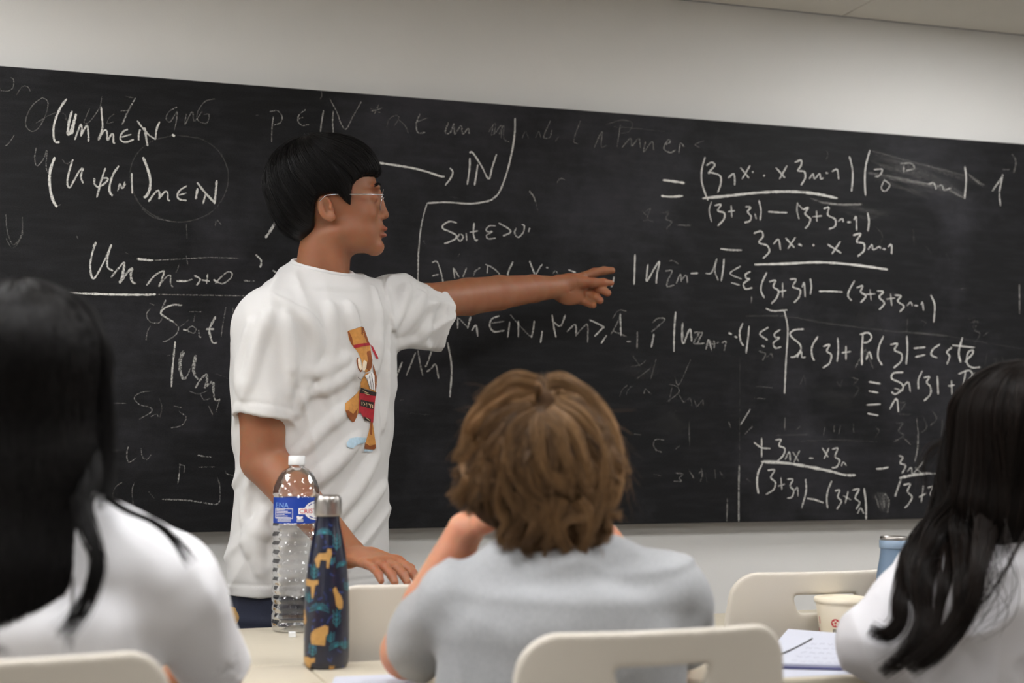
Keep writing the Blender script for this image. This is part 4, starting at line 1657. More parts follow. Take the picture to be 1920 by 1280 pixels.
def tube_prim(s, a, b_, u, ra, rb, cut_a=0.0, cut_b=0.0, wall=.0075, k=.02, open_len=.08):
    """sleeve or leg of a garment: elliptic tube from a to b cut square at b, hollow near the opening"""
    a, b_ = np.asarray(a, float), np.asarray(b_, float)
    Ln = np.linalg.norm(b_ - a)
    def fn(p):
        d, h = econe_d(p, a, b_, u, ra, rb)
        g = np.exp(-((h - (Ln - .02)) / .0035) ** 2) * .0016
        d = d + g
        o = np.maximum(d, h - Ln - cut_b)
        o = smax(o, cut_a - h, .03)
        inner = np.maximum(d + wall, (Ln - open_len) - h)
        return np.maximum(o, -inner)
    R = max(max(ra), max(rb))
    return s._add(fn, np.minimum(a, b_) - R, np.maximum(a, b_) + R, k, 'u')

def loft_prim(s, stations, u, k=.02, cap=.03, op='u', grow=0.0):
    """stations: (centre, ru, rv) along one axis, smoothly interpolated cross-sections"""
    T = catmull(np.array([list(c) + [a, b_] for c, a, b_ in stations]), 8)
    A, B = T[0, :3], T[-1, :3]
    w = nrm(B - A); H_ = (T[:, :3] - A) @ w
    u = nrm(u - w * (u @ w)); v = np.cross(w, u)
    cu_, cv_ = (T[:, :3] - A) @ u, (T[:, :3] - A) @ v
    L_ = H_[-1]
    def fn(p):
        q = p - A; h = q @ w; hc = np.clip(h, 0, L_); ex = h - hc
        ru, rv = np.interp(hc, H_, T[:, 3]) + grow, np.interp(hc, H_, T[:, 4]) + grow
        x, y = q @ u - np.interp(hc, H_, cu_), q @ v - np.interp(hc, H_, cv_)
        k0 = np.sqrt((x / ru) ** 2 + (y / rv) ** 2 + (ex / cap) ** 2)
        k1 = np.sqrt((x / ru ** 2) ** 2 + (y / rv ** 2) ** 2 + (ex / cap ** 2) ** 2) + 1e-9
        return k0 * (k0 - 1) / k1
    R = max(T[:, 3].max(), T[:, 4].max()) + cap
    return s._add(fn, T[:, :3].min(0) - R, T[:, :3].max(0) + R, k, op)

def person_root(loc, label):
    t = empty('person', tuple(loc)); tag(t, label, 'person', None); return t

def foot(s, ank, fwd, L=.25):
    """shoe sdf"""
    a = np.array([ank[0], ank[1], .045]) - fwd * .03
    b_ = np.array([ank[0], ank[1], .035]) + fwd * (L - .09)
    s.econe(a, b_, np.cross(fwd, UP), (.040, .045), (.046, .030), k=.02)
    s.cone(np.array([ank[0], ank[1], .05]), np.array([ank[0], ank[1], .10]), .045, .05, k=.02)

# ------------------------------------------------------------------ standing person
m_skin = skin_mat('skin_tan', srgb(154, 104, 75), srgb(138, 76, 66))
m_tee = mat('white_cotton', srgb(208, 207, 206), .9, bump=.12, bscale=700, sheen=.1)
m_navytr = mat('navy_trousers', srgb(24, 30, 50), .8, bump=.15, bscale=600)
m_blackhair = hair_mat('black_hair', (.004, .0036, .0036, 1), (.010, .009, .009, 1), .38, .16)
m_shoe = mat('white_shoe', srgb(205, 203, 198), .6)

Rs, Ls = W(512, 598, 2.90), W(742, 566, 3.17)
uS = nrm((Ls - Rs) * np.array([1, 1, 0])); fS = np.cross(uS, UP)      # shoulder line, chest direction
cuS, cfS = abs(uS @ cR), abs(fS @ cR)
man = person_root((W(590, 900, 3.03)[0], W(590, 900, 3.03)[1], 0), 'person in white t-shirt and glasses standing sideways, pointing at the blackboard')

# ---- body
s = Sdf()
HD = 3.03; hs = F / HD
al = math.radians(7)
hu = math.cos(al) * cR + math.sin(al) * cF
hw = math.sin(al) * cR - math.cos(al) * cF           # towards the viewer (right side of the head)
HC = W(613, 395, HD)
def H(px, py, w=0.0):
    return HC + hu * ((px - 613) / hs) + cU * ((395 - py) / hs) + hw * (w / hs)
HA = [hu, cU, hw]
hr = lambda *r: np.array(r) / hs
s.ell(H(613, 352), hr(92, 82, 67), HA, k=.01)
s.ell(H(660, 398), hr(51, 76, 54), HA, k=.02)
s.ell(H(655, 432), hr(42, 36, 47), HA, k=.02)
s.ell(H(688, 425), hr(31, 27, 28), HA, k=.012)
s.ell(H(703, 461), hr(16, 15, 20), HA, k=.014)
for sg in (-1, 1):
    s.cone(H(640, 436, sg * 46), H(700, 462, sg * 12), 15 / hs, 13 / hs, k=.018)
    s.ell(H(670, 436, sg * 28), hr(32, 30, 20), HA, k=.02)
    s.ell(H(684, 402, sg * 34), hr(20, 16, 16), HA, k=.012)            # cheekbone
    s.ell(H(701, 352, sg * 24), hr(11, 7, 22), HA, k=.01)              # brow
    s.ell(H(714, 373, sg * 29), hr(9, 8, 13), HA, k=.010, op='s')     # socket
    s.ell(H(697, 373, sg * 29), hr(11, 10, 12), HA, k=.003)            # eye ball under lid
s.cone(H(708, 360), H(719, 397), 6.5 / hs, 7 / hs, k=.008)
s.ell(H(719, 402), hr(10, 8, 10), HA, k=.006)
for sg in (-1, 1):
    s.ell(H(712, 407, sg * 10), hr(7.5, 6, 6), HA, k=.004)
    s.ell(H(716, 412.5, sg * 6), hr(3.5, 2.5, 3), HA, k=.002, op='s')
s.ell(H(716.5, 427.5), hr(10, 5, 17), HA, k=.004)
s.ell(H(715.5, 440), hr(9.5, 5.2, 15), HA, k=.004)
s.cone(H(727, 433.5, -14), H(727, 433.5, 14), 1.6 / hs, 1.6 / hs, k=.002, op='s')
s.ell(H(722, 450), hr(6, 4, 14), HA, k=.006, op='s')
# ears: tilted plate with a rim and a hollow
et = math.radians(18)
for sg in (-1, 1):
    eu = math.cos(et) * hu + math.sin(et) * cU; ev = -math.sin(et) * hu + math.cos(et) * cU
    tiltw = nrm(hw * sg - .35 * hu)
    ax = [eu, ev, hw * sg]
    ec = H(611, 396, sg * 66)
    s.ell(ec, hr(14.5, 24.5, 6.5), ax, k=.004)
    s.ell(ec + eu * 2.5 / hs + ev * 2 / hs + hw * sg * 6 / hs, hr(8.5, 15, 6), ax, k=.003, op='s')
    s.cone(ec - eu * 3 / hs + ev * 10 / hs + hw * sg * 3 / hs, ec - eu * 4 / hs - ev * 6 / hs + hw * sg * 3 / hs, 2.2 / hs, 2.2 / hs, k=.003)
    s.ell(ec + eu * 9 / hs - ev * 2 / hs + hw * sg * 4 / hs, hr(3.5, 6, 4), ax, k=.003)
    s.ell(ec + eu * 5 / hs - ev * 19 / hs + hw * sg * 2 / hs, hr(8, 8, 5), ax, k=.004)
# neck
s.econe(H(612, 445), W(600, 548, 3.045), hu, hr(47, 50), hr(53, 54), k=.016)
s.cone(H(622, 440, 40), W(640, 560, 3.0), 11 / hs, 9 / hs, k=.02)
# torso (inside the shirt)
st = [(598, 610, .15, .09), (592, 760, .145, .092), (588, 900, .13, .085), (585, 1040, .135, .09), (583, 1115, .135, .085)]
for i in range(len(st) - 1):
    a, b_ = st[i], st[i + 1]
    s.econe(W(a[0], a[1], 3.035), W(b_[0], b_[1], 3.03), uS, a[2:], b_[2:], k=.03)
s.cone(W(600, 562, 3.04), Rs, .05, .043, k=.02)
s.cone(W(605, 562, 3.05), Ls, .05, .043, k=.02)
# right arm down to the chair
Re, Rw = W(494, 862, 2.875), W(652, 1036, 2.705)
s.chain([Rs, W(495, 770, 2.87), Re], [.043, .0495, .0455], k=.008)
s.chain([Re, W(548, 920, 2.835), Rw], [.0460, .0430, .0300], k=.008)
# right hand: palm down, fingers over the top of the chair
kn = W(716, 1056, 2.60)
ph = nrm(kn - Rw); lat = nrm(np.cross(ph, UP)); hup = np.cross(lat, ph)   # lat points to the thumb-free near side
s.econe(Rw, kn, lat, (.028, .021), (.040, .0135), k=.012, cap=.012)
FING = []
for q, (o, ln, zt) in enumerate(((.031, .066, .0), (.0105, .076, .004), (-.0105, .079, .004), (-.031, .072, .001))):
    b0 = kn + lat * o + hup * .001
    d0 = nrm(ph + lat * o * 2.2)
    k1 = b0 + d0 * ln * .46 + UP * (-.004)
    k2 = k1 + nrm(d0 - UP * .42) * ln * .30
    k3 = k2 + nrm(d0 - UP * .95) * ln * .22
    r = .0088 if q else .0076
    s.chain([b0 - d0 * .015, b0, k1, k2, k3], [r * 1.05, r * 1.12, r, r * .93, r * .82], k=.005)
    FING.append((k2, k3, d0))
th = kn - lat * .022 - ph * .052
s.chain([th - ph * .02, th - lat * .030 + ph * .02 - UP * .006, th - lat * .040 + ph * .052 - UP * .012], [.017, .0115, .009], k=.012)
# left arm out to the board
Lw = W(1046, 538, 3.50)
s.chain([Ls, W(800, 566, 3.215), W(878, 556, 3.31)], [.043, .0410, .0425], k=.008)
s.chain([W(878, 556, 3.31), W(935, 549, 3.37), W(1000, 541, 3.45), Lw], [.0430, .0405, .0330, .0265], k=.008)
# left hand, palm to the viewer, thumb on top
hd = 3.53
r_ = lambda px, d=hd: px * d / F
s.econe(Lw, W(1094, 541, 3.53), cU, (r_(22), r_(15)), (r_(31), r_(11)), k=.012, cap=.012)
s.econe(W(1066, 529, 3.505), W(1092, 527, 3.505), cU, (r_(15), r_(11)), (r_(12), r_(10)), k=.012)      # thenar
s.ell(W(1068, 556, 3.51), (r_(26), r_(16), r_(10)), [cR, cU, cF], k=.012)
s.chain([W(1090, 527, 3.505), W(1112, 529.5, 3.50), W(1131, 529.5, 3.505), W(1146, 530.5, 3.52)], [r_(9.5), r_(8.2), r_(7.4), r_(5.4)], k=.006)   # thumb
s.chain([W(1092, 519, 3.545), W(1114, 511, 3.555), W(1132, 507.5, 3.56), W(1147, 507, 3.56)], [r_(9), r_(8.4), r_(7.8), r_(6.6)], k=.005)      # index
s.chain([W(1098, 537, 3.535), W(1116, 538, 3.53), W(1128, 542, 3.51), W(1139, 549, 3.50)], [r_(9), r_(8.8), r_(8.0), r_(7.0)], k=.004)           # middle
s.chain([W(1096, 551, 3.53), W(1109, 553, 3.52), W(1118, 557, 3.505), W(1125, 563, 3.495)], [r_(8.6), r_(8.2), r_(7.6), r_(6.8)], k=.004)        # ring
s.chain([W(1088, 561, 3.525), W(1099, 566, 3.515), W(1108, 570, 3.505), W(1112, 572, 3.495)], [r_(8.2), r_(7.4), r_(7), r_(6.4)], k=.004)         # little
# creases of the palm
s.chain([W(1078, 512, 3.488), W(1083, 536, 3.492), W(1074, 545, 3.494), W(1062, 546, 3.494)], [r_(1.3)] * 4, k=.003, op='s')
s.chain([W(1104, 543, 3.498), W(1092, 552, 3.496), W(1082, 568, 3.496)], [r_(1.2)] * 3, k=.003, op='s')
# legs
Hp = W(583, 1120, 3.03); Hp[2] = .80
FT = {}
for sg in (-1, 1):
    hip = Hp + uS * sg * .085; hip[2] = .84
    knee = Hp + uS * sg * .10 + fS * .02; knee[2] = .47
    ank = Hp + uS * sg * .115 - fS * .02; ank[2] = .09
    FT[sg] = (hip, knee, ank)
    s.chain([hip, knee, ank], [.066, .050, .036], k=.02)
    s.cone(ank, ank + fS * .13 - UP * .045, .032, .025, k=.02)
me = s.mesh('person_body', .0026, relax=1)
V = np.zeros(len(me.vertices) * 3, dtype=np.float32); me.vertices.foreach_get('co', V); V = V.reshape(-1, 3).astype(float)
dl = np.minimum((((V - H(718, 427.5)) @ np.array(HA).T / hr(14, 5.5, 19)) ** 2).sum(1), (((V - H(717, 440)) @ np.array(HA).T / hr(13, 6, 17)) ** 2).sum(1))
set_attr(me, 'lip', np.clip(1.25 - dl, 0, 1) * .8)
body = link('body', me, m_skin, man)

# ---- t-shirt
s = Sdf()
TST = [(548, 508, 716), (578, 468, 738), (620, 455, 739), (700, 450, 737), (800, 452, 730), (876, 455, 723), (930, 452, 722), (1017, 443, 724), (1060, 440, 724), (1125, 448, 724)]
HEM = W(590, 1101, 3.03)[2]
def tor(y, xl, xr):
    hwid = (xr - xl) / 2 * 3.03 / F
    a = hwid / math.sqrt(cuS ** 2 + (.64 * cfS) ** 2)
    return W((xl + xr) / 2, y, 3.03), (a, .64 * a)
loft_prim(s, [(tor(*q)[0], *tor(*q)[1]) for q in TST], uS, k=.02, cap=.03)
s.cone(W(588, 560, 3.02), W(512, 602, 2.92), .080, .068, k=.03)
s.cone(W(628, 565, 3.07), W(735, 590, 3.15), .068, .070, k=.03)
s.cone(W(575, 545, 3.05), W(640, 575, 3.02), .070, .060, k=.03)
tube_prim(s, W(516, 612, 2.90), W(492, 783, 2.862), cR, (.078, .076), (.0595, .060), k=.022)
tube_prim(s, W(715, 582, 3.14), W(822, 596, 3.235), cU, (.078, .062), (.0715, .057), k=.03)
s.ell(Rs + cR * .008 - UP * .006, (.070, .070, .070), k=.03)
s.ell(Ls + cU * -.012, (.066, .066, .066), k=.03)
s.econe(W(603, 640, 3.03), W(611, 440, 3.03), hu, hr(54, 54), hr(54, 54), k=.004, op='s', cap=.02)
fd = nrm(.62 * cR + .78 * cU); fx = nrm(np.cross(fd, cF))
NK0 = W(606, 500, 3.03); NKD = nrm(W(611, 440, 3.03) - W(603, 640, 3.03))
def shirt_post(p, d):
    q = np.stack([p @ fd * 3.6, p @ fx * 24, p @ cF * 6], -1)
    low = np.clip((1.28 - p[:, 2]) / .3, 0, 1)
    n1 = np.clip(1 - np.abs(vnoise(q, 1.0, 3)) * 2.3, -.1, 1)
    q2 = np.stack([p @ cU * 3.6, p @ cR * 24 + p @ cU * 6, p @ cF * 9], -1)
    n2 = np.clip(1 - np.abs(vnoise(q2, 1.0, 9)) * 2.4, -.1, 1)
    q3 = np.stack([p @ cR * 9 - p @ cU * 14, p @ cU * 9 + p @ cR * 4, p @ cF * 10], -1)
    n3 = np.clip(1 - np.abs(vnoise(q3, 1.0, 5)) * 2.2, -.1, 1)
    nk = np.clip((np.linalg.norm(np.cross(p - NK0, NKD), axis=1) - .068) / .06, 0, 1)
    low = low * nk
    slv = np.clip(((p @ cR) - (W(735, 600, 3.1) @ cR)) / .03, 0, 1)
    d = d - .0075 * n1 * low * (1 - slv) - .0060 * n2 * (1 - low) * (1 - slv) * nk - .0070 * n3 * slv
    hz = p[:, 2] - HEM
    d = d + .0016 * np.exp(-((hz - .022) / .0035) ** 2)
    return d
s.post = shirt_post
def hem_cut(p):
    return np.where(True, p[:, 2] - HEM, 0)
s._add(lambda p: p[:, 2] - HEM, (-5, -5, HEM - .6), (5, 5, HEM), .002, 's')
# open inside near the hem
loft_prim(s, [(tor(*q)[0], tor(*q)[1][0] - .010, tor(*q)[1][1] - .010) for q in TST[6:]], uS, k=.003, cap=.02, op='s')
# folds of the cloth, laid along the surface
tb0 = bvh_of(s.mesh('rough_shirt', .009, relax=1))
FOLDS = [('518,560 560,588 588,622 586,676 556,772', .007, .005), ('500,592 478,660 458,742', .006, .004), ('536,586 545,650 542,735', .006, .004), ('470,610 450,680 446,730', .005, .004),
         ('569,700 610,690 650,672', .006, .003), ('575,740 630,715 690,672', .006, .003), ('580,912 628,868 672,820', .008, .004), ('626,968 668,910 706,852', .008, .004), ('644,1005 690,950 722,905', .007, .004),
         ('560,850 610,800 650,765', .006, .003), ('490,955 482,1010 486,1070', .005, .004), ('470,900 462,960 466,1030', .006, .003), ('455,940 470,985 500,1000', .005, .003),
         ('655,575 668,640 672,720', .005, .003), ('700,540 712,600 704,690', .006, .004), ('728,620 722,720 716,800', .006, .004), ('690,700 700,780 702,850', .005, .003),
         ('762,540 752,580 738,610', .006, .004), ('796,545 776,585 752,620', .007, .004), ('815,560 800,610 775,645', .006, .004), ('745,648 770,640 800,648', .005, .003), ('620,575 622,640 610,720', .005, .003)]
out_depth[0] = 2.95
for txt, ra, rb in FOLDS:
    q = catmull(np.array([[float(v) for v in t.split(',')] for t in txt.split()]), 4)
    w3 = on_mesh(q, tb0, -.002)
    n_ = len(w3)
    rad = [rb + (ra - rb) * math.sin(math.pi * (i + .5) / n_) for i in range(n_)]
    s.chain(list(w3), rad, k=.016)
tee_me = s.mesh('t_shirt', .0034, relax=1)
tee = link('t_shirt', tee_me, m_tee, man); tee['label'] = 'loose white t-shirt with a bear print on the chest'
# ribbed collar
ring = []
tb = bvh_of(tee_me)
for i in range(48):
    a = 2 * math.pi * i / 48
    nx = nrm(np.cross(cU, hu)); o = W(605, 560, 3.03) + (hu * math.cos(a) + nx * math.sin(a)) * (58.5 / hs)
    hit = tb.ray_cast(Vector(o + cU * .25), Vector(-cU))
    ring.append(np.array(hit[0]) if hit[0] is not None else o)
R_ = np.array(ring)
for _ in range(9):
    R_ = (R_ + np.roll(R_, 1, 0) + np.roll(R_, -1, 0)) / 3
V, Fq = tube(np.concatenate([R_, R_[:2]]), .0055, 10)
link('collar', np_mesh('t_shirt_collar', V, Fq), m_tee, tee)

# chest print: a plain teddy bear in boxing shorts, laid onto the cloth
PR = dict(
 fur=('c88c48', ['245,150 255,140 275,150 290,175 345,150 365,105 385,115 405,170 435,260 445,300 460,400 455,470 440,500 400,512 375,470 365,400 340,340 320,310 300,290 280,260 255,210',
      '375,560 400,520 460,508 490,560 500,600 490,690 430,662 358,645 358,600', '350,660 345,720 340,860 322,908 300,950 285,955 245,910 222,850 222,790 245,768 285,765 320,700',
      '448,945 467,950 460,1070 490,1120 495,1180 480,1195 392,1190 400,1130 428,1050 440,1000']),
 brown=('8a4c24', ['365,105 385,115 405,170 437,262 420,262 385,190 362,170', '245,150 258,145 285,200 300,280 275,255', '460,425 478,470 500,550 497,620 488,690 476,600 470,500',
      '405,330 445,320 460,400 455,470 430,500 400,470 420,400', '222,850 245,910 285,955 300,950 322,908 330,830 290,880 250,850', '448,945 467,950 460,1070 440,1060 446,1000',
      '392,1190 400,1140 440,1165 490,1150 495,1180 480,1195', '330,380 340,378 352,470 372,495 360,508 336,480 322,410']),
 cream=('ead9c0', ['335,390 348,380 360,420 372,480 356,490 338,460', '385,400 410,420 405,470 385,505 372,480 376,430']),
 white=('ecebea', ['390,540 455,505 475,540 482,675 440,650 422,600 408,560']),
 red=('a42430', ['298,268 345,256 430,248 440,270 380,279 305,297', '438,262 468,285 515,385 500,394 470,345 450,300', '343,690 488,716 470,958 432,942 392,930 352,868 335,882 340,800']),
 black=('2a211e', ['356,642 492,690 488,722 346,690', '352,752 476,775 472,838 350,808', '384,905 450,925 448,948 388,938']),
 blue=('a9c2d2', ['233,1150 262,1105 320,1095 405,1090 396,1130 330,1150 282,1187 240,1178', '383,1196 466,1202 462,1212 380,1212']))
c4 = lambda x, y: (600 + x / 4.743, 590 + y / 4.743)
Vs, Ts, Mi, n, pm = [], [], [], 0, []
out_depth[0] = 2.95
for li, (nm, (hx, polys)) in enumerate(PR.items()):
    col = srgb(*[int(hx[i:i + 2], 16) for i in (0, 2, 4)])
    pm.append(mat('print_' + nm, col, .85, var=.12, vscale=150))
    lay = [poly_mesh2d([[c4(*map(float, t.split(','))) for t in q.split()]], 4) for q in polys]
    if nm == 'black':
        pass
    for P, T in lay:
        Vs.append(on_mesh(P, tb, .0014 + .00035 * li)); Ts.append(T + n); n += len(P); Mi += [li] * len(T)
lay = [ribbon2d([c4(x, y), c4(x + dx, y + dy)], 1.2) for x, y, dx, dy in ((360, 772, 0, 30), (374, 775, 8, 14), (386, 790, -10, 16), (402, 776, 2, 36), (418, 782, 0, 34), (434, 786, 10, 16), (452, 790, -4, 34), (464, 796, 2, 30), (366, 668, 64, 22), (395, 915, 45, 20), (380, 690, 60, 18))]
pm.append(mat('print_trim', srgb(214, 190, 150), .85))
for P, T in lay:
    Vs.append(on_mesh(P, tb, .0044)); Ts.append(T + n); n += len(P); Mi += [len(pm) - 1] * len(T)
lay = [ribbon2d([c4(*q) for q in st_], .9) for st_ in ([(410, 560), (440, 650)], [(430, 535), (455, 655)], [(448, 520), (470, 665)], [(330, 545), (345, 560), (360, 568)])]
pm.append(mat('print_line', srgb(110, 104, 104), .85))
for P, T in lay:
    Vs.append(on_mesh(P, tb, .0038)); Ts.append(T + n); n += len(P); Mi += [len(pm) - 1] * len(T)
me = np_mesh('chest_print', np.concatenate(Vs), np.concatenate(Ts))
for m_ in pm:
    me.materials.append(m_)
me.polygons.foreach_set('material_index', np.array(Mi, dtype=np.int32))
cp = link('chest_print', me, None, tee); cp['label'] = 'printed brown bear in red boxing shorts on a blue puddle'

# ---- trousers, shoes
s = Sdf()
s.econe(Hp + UP * .06, Hp - UP * .06 - fS * .005, uS, (.168, .118), (.175, .124), k=.03, cap=.02)
for sg in (-1, 1):
    hip, knee, ank = FT[sg]
    s.chain([hip - UP * .01, knee, ank - UP * .01], [.098, .083, .072], k=.035)
s._add(lambda p: p[:, 2] - .075, (-5, -5, -.6), (5, 5, .075), .002, 's')
s.post = lambda p, d: d - .003 * (1 - np.abs(vnoise(p * np.array([20, 20, 5]), 1, 2)) * 2)
link('trousers', s.mesh('trousers', .006), m_navytr, man)
for sg in (-1, 1):
    s = Sdf(); foot(s, FT[sg][2], fS); s._add(lambda p: p[:, 2] - .001, (-5, -5, -.3), (5, 5, .001), .001, 's')
    link('shoe', s.mesh('shoe', .005), m_shoe, man)

# ---- hair
HAIRP = [(712, 262), (712, 331), (685, 331), (668, 341), (658, 352), (657, 391), (645, 382), (636, 372), (622, 369), (602, 371), (592, 385), (590, 430), (579, 456), (557, 468), (540, 445), (470, 400), (470, 230), (640, 225)]
def hair_uv(p):
    q = p - HC
    return np.stack([q @ hu * hs + 613, 395 - q @ cU * hs], -1)
s = Sdf()
s.ell(H(603, 347), hr(104, 92, 80), HA, k=.02)
s.ell(H(640, 330), hr(68, 66, 76), HA, k=.02)
s.ell(H(570, 392), hr(54, 62, 66), HA, k=.02)
s.cone(H(652, 345, 60), H(655, 386, 58), 9 / hs, 5 / hs, k=.01)
s.cone(H(652, 345, -60), H(655, 386, -58), 9 / hs, 5 / hs, k=.01)
s.post = lambda p, d: smax(d, poly_sdf(hair_uv(p), HAIRP) / hs, .006)
hair_me = s.mesh('hair', .0028)
hair = link('hair', hair_me, m_blackhair, man); hair['label'] = 'short straight black hair with full fringe'
set_attr(hair_me, 'tint', np.zeros(len(hair_me.vertices)))
hb = bvh_of(hair_me)
def shell_strands(C, A, bvh, n, rng, inside, t0=(.05, 1.3), ln=(.5, 1.0), m=14, layer=(.985, 1.03), swirl=.35, wav=.0, tmax=2.6, jit=.05, R0=.1):
    """strands running over a hair volume from the crown axis A, starting inside at centre C"""
    A = nrm(A); B1 = nrm(np.cross(A, [.2, .3, .9])); B2 = np.cross(A, B1)
    out = []
    ph = rng.uniform(0, 2 * math.pi, n); ts = t0[0] + (t0[1] - t0[0]) * rng.random(n) ** .8; le = rng.uniform(*ln, n)
    lay = rng.uniform(*layer, n); clump = rng.normal(size=400)
    for i in range(n):
        te = min(ts[i] + le[i], tmax)
        tt = np.linspace(ts[i], te, m)
        c = clump[int(ph[i] / 6.2832 * 40) % 400]
        pts = []
        for j, t in enumerate(tt):
            f = ph[i] + swirl * t + .10 * c * (t - ts[i]) + wav * math.sin(t * 7 + c * 3)
            d = A * math.cos(t) + (B1 * math.cos(f) + B2 * math.sin(f)) * math.sin(t)
            hit = bvh.ray_cast(Vector(C + d * .35), Vector(-d))
            r = np.linalg.norm(np.array(hit[0]) - C) if hit[0] is not None else R0
            pts.append(C + d * r * lay[i])
        pts = np.array(pts)
        if inside is not None:
            sd = inside(pts)
            bad = np.nonzero(sd > rng.uniform(-.002, .006))[0]
            if len(bad):
                if bad[0] < 4:
                    continue
                pts = catmull(pts[:bad[0]], 6)
                pts = pts[np.linspace(0, len(pts) - 1, m).astype(int)]
        out.append(pts)
    return np.array(out)
rng = np.random.default_rng(11)
P = shell_strands(H(610, 365), H(578, 268) - H(610, 365), hb, 5200, rng, lambda p: poly_sdf(hair_uv(p), HAIRP) / hs)
strands('hair_strands', P, .0005, m_blackhair, hair, rng)
P = shell_strands(H(610, 365), H(578, 268) - H(610, 365), hb, 900, rng, lambda p: poly_sdf(hair_uv(p), HAIRP) / hs - rng.uniform(0, .008, len(p)), layer=(1.01, 1.07), swirl=.5)
strands('loose_hair', P, .00035, m_blackhair, hair, rng)
# eyebrows
for sg in (-1, 1):
    P = []
    for i in range(320):
        w = sg * rng.uniform(12, 46); v = 350 + (abs(w) - 28) ** 2 * .006 + rng.uniform(-3, 3)
        x = 712 - (abs(w) / 46) ** 2 * 11
        a = H(x - 2, v, w); b_ = H(x + 1.5 - abs(w) * .03, v - 2.5, w + sg * 9)
        P.append(catmull(np.array([a, (a + b_) / 2 + hu * 2 / hs, b_]), 2))
    strands('eyebrow', np.array(P), .0003, m_blackhair, man, rng)
# glasses
m_wire = mat('silver_wire', srgb(205, 205, 208), .18, metal=1.0)
gp = []
for sg in (-1, 1):
    c = H(715, 377, sg * 31)
    t = np.linspace(0, 2 * math.pi, 33)
    rim = [c + hw * math.cos(a) * 25 / hs + cU * math.sin(a) * 20 / hs + hu * ((math.sin(a) * 3) - abs(math.cos(a) * sg) * 1.5) / hs for a in t]
    gp.append(tube(rim, .0009, 6))
    gp.append(tube([H(717, 369.5, sg * 56), H(712, 369.5, sg * 60), H(680, 370, sg * 66), H(632, 371, sg * 70), H(612, 373, sg * 70), H(600, 384, sg * 70)], [.0009, .0009, .0009, .0011, .0012, .0012], 6))
gp.append(tube([H(717, 372, 7), H(720, 369, 0), H(717, 372, -7)], .0009, 6))
V, Fq = join(gp)
gl_ = link('glasses', np_mesh('glasses', V, Fq), m_wire, man)
gl_['label'] = 'thin silver framed glasses'
m_lens = bpy.data.materials.new('lens'); m_lens.use_nodes = True
nt = m_lens.node_tree; nt.nodes.remove(nt.nodes['Principled BSDF'])
a_ = nt.nodes.new('ShaderNodeBsdfTransparent'); b2 = nt.nodes.new('ShaderNodeBsdfGlossy'); b2.inputs['Roughness'].default_value = .02
mx_ = nt.nodes.new('ShaderNodeMixShader'); mx_.inputs[0].default_value = .06
nt.links.new(a_.outputs[0], mx_.inputs[1]); nt.links.new(b2.outputs[0], mx_.inputs[2]); nt.links.new(mx_.outputs[0], nt.nodes['Material Output'].inputs['Surface'])
for sg in (-1, 1):
    c = H(715, 377, sg * 31); t = np.linspace(0, 2 * math.pi, 25)[:-1]
    V = [c] + [c + hw * math.cos(a) * 24.5 / hs + cU * math.sin(a) * 19.5 / hs + hu * ((math.sin(a) * 3) - 1.5 * abs(math.cos(a))) / hs for a in t]
    T = [(0, 1 + i, 1 + (i + 1) % 24) for i in range(24)]
    link('lens', np_mesh('lens', np.array(V), np.array(T)), m_lens, gl_)
# ------------------------------------------------------------------ seated students
def seated_lower(s, hip, fwd, side, kneez=.50, spread=.075, foot_y=.27, off=0.0):
    """thighs, shins for the continuous body; returns joints"""
    J = {}
    for sg in (-1, 1):
        h = hip + side * sg * .085
        k_ = hip + fwd * .40 + side * sg * (spread + .01); k_[2] = kneez + .02
        a = hip + fwd * foot_y + side * (sg * (spread + .01) + off); a[2] = .09
        s.chain([h, k_, a], [.066, .050, .036], k=.02)
        s.cone(a, a + fwd * .12 - UP * .045, .030, .024, k=.02)
        J[sg] = (h, k_, a)
    return J
def seated_clothes(J, hip, fwd, side, mtr, root, mshoe):
    s = Sdf()
    s.econe(hip + UP * .10, hip + UP * .0, side, (.155, .098), (.165, .108), k=.02, cap=.03)
    for sg in (-1, 1):
        h, k_, a = J[sg]
        s.chain([h, k_, a - UP * .01], [.082, .068, .055], k=.03)
    s._add(lambda p: p[:, 2] - .075, (-5, -5, -.6), (5, 5, .075), .002, 's')
    s._add(lambda p: .462 - p[:, 2] + np.maximum((p - hip) @ fwd - .26, 0) * 4, (-9, -9, -1), (9, 9, .462), .004, 's') if False else None
    link('trousers', s.mesh('trousers', .007), mtr, root)
    for sg in (-1, 1):
        s = Sdf(); foot(s, J[sg][2], fwd); s._add(lambda p: p[:, 2] - .001, (-5, -5, -.3), (5, 5, .001), .001, 's')
        link('shoe', s.mesh('shoe', .006), mshoe, root)
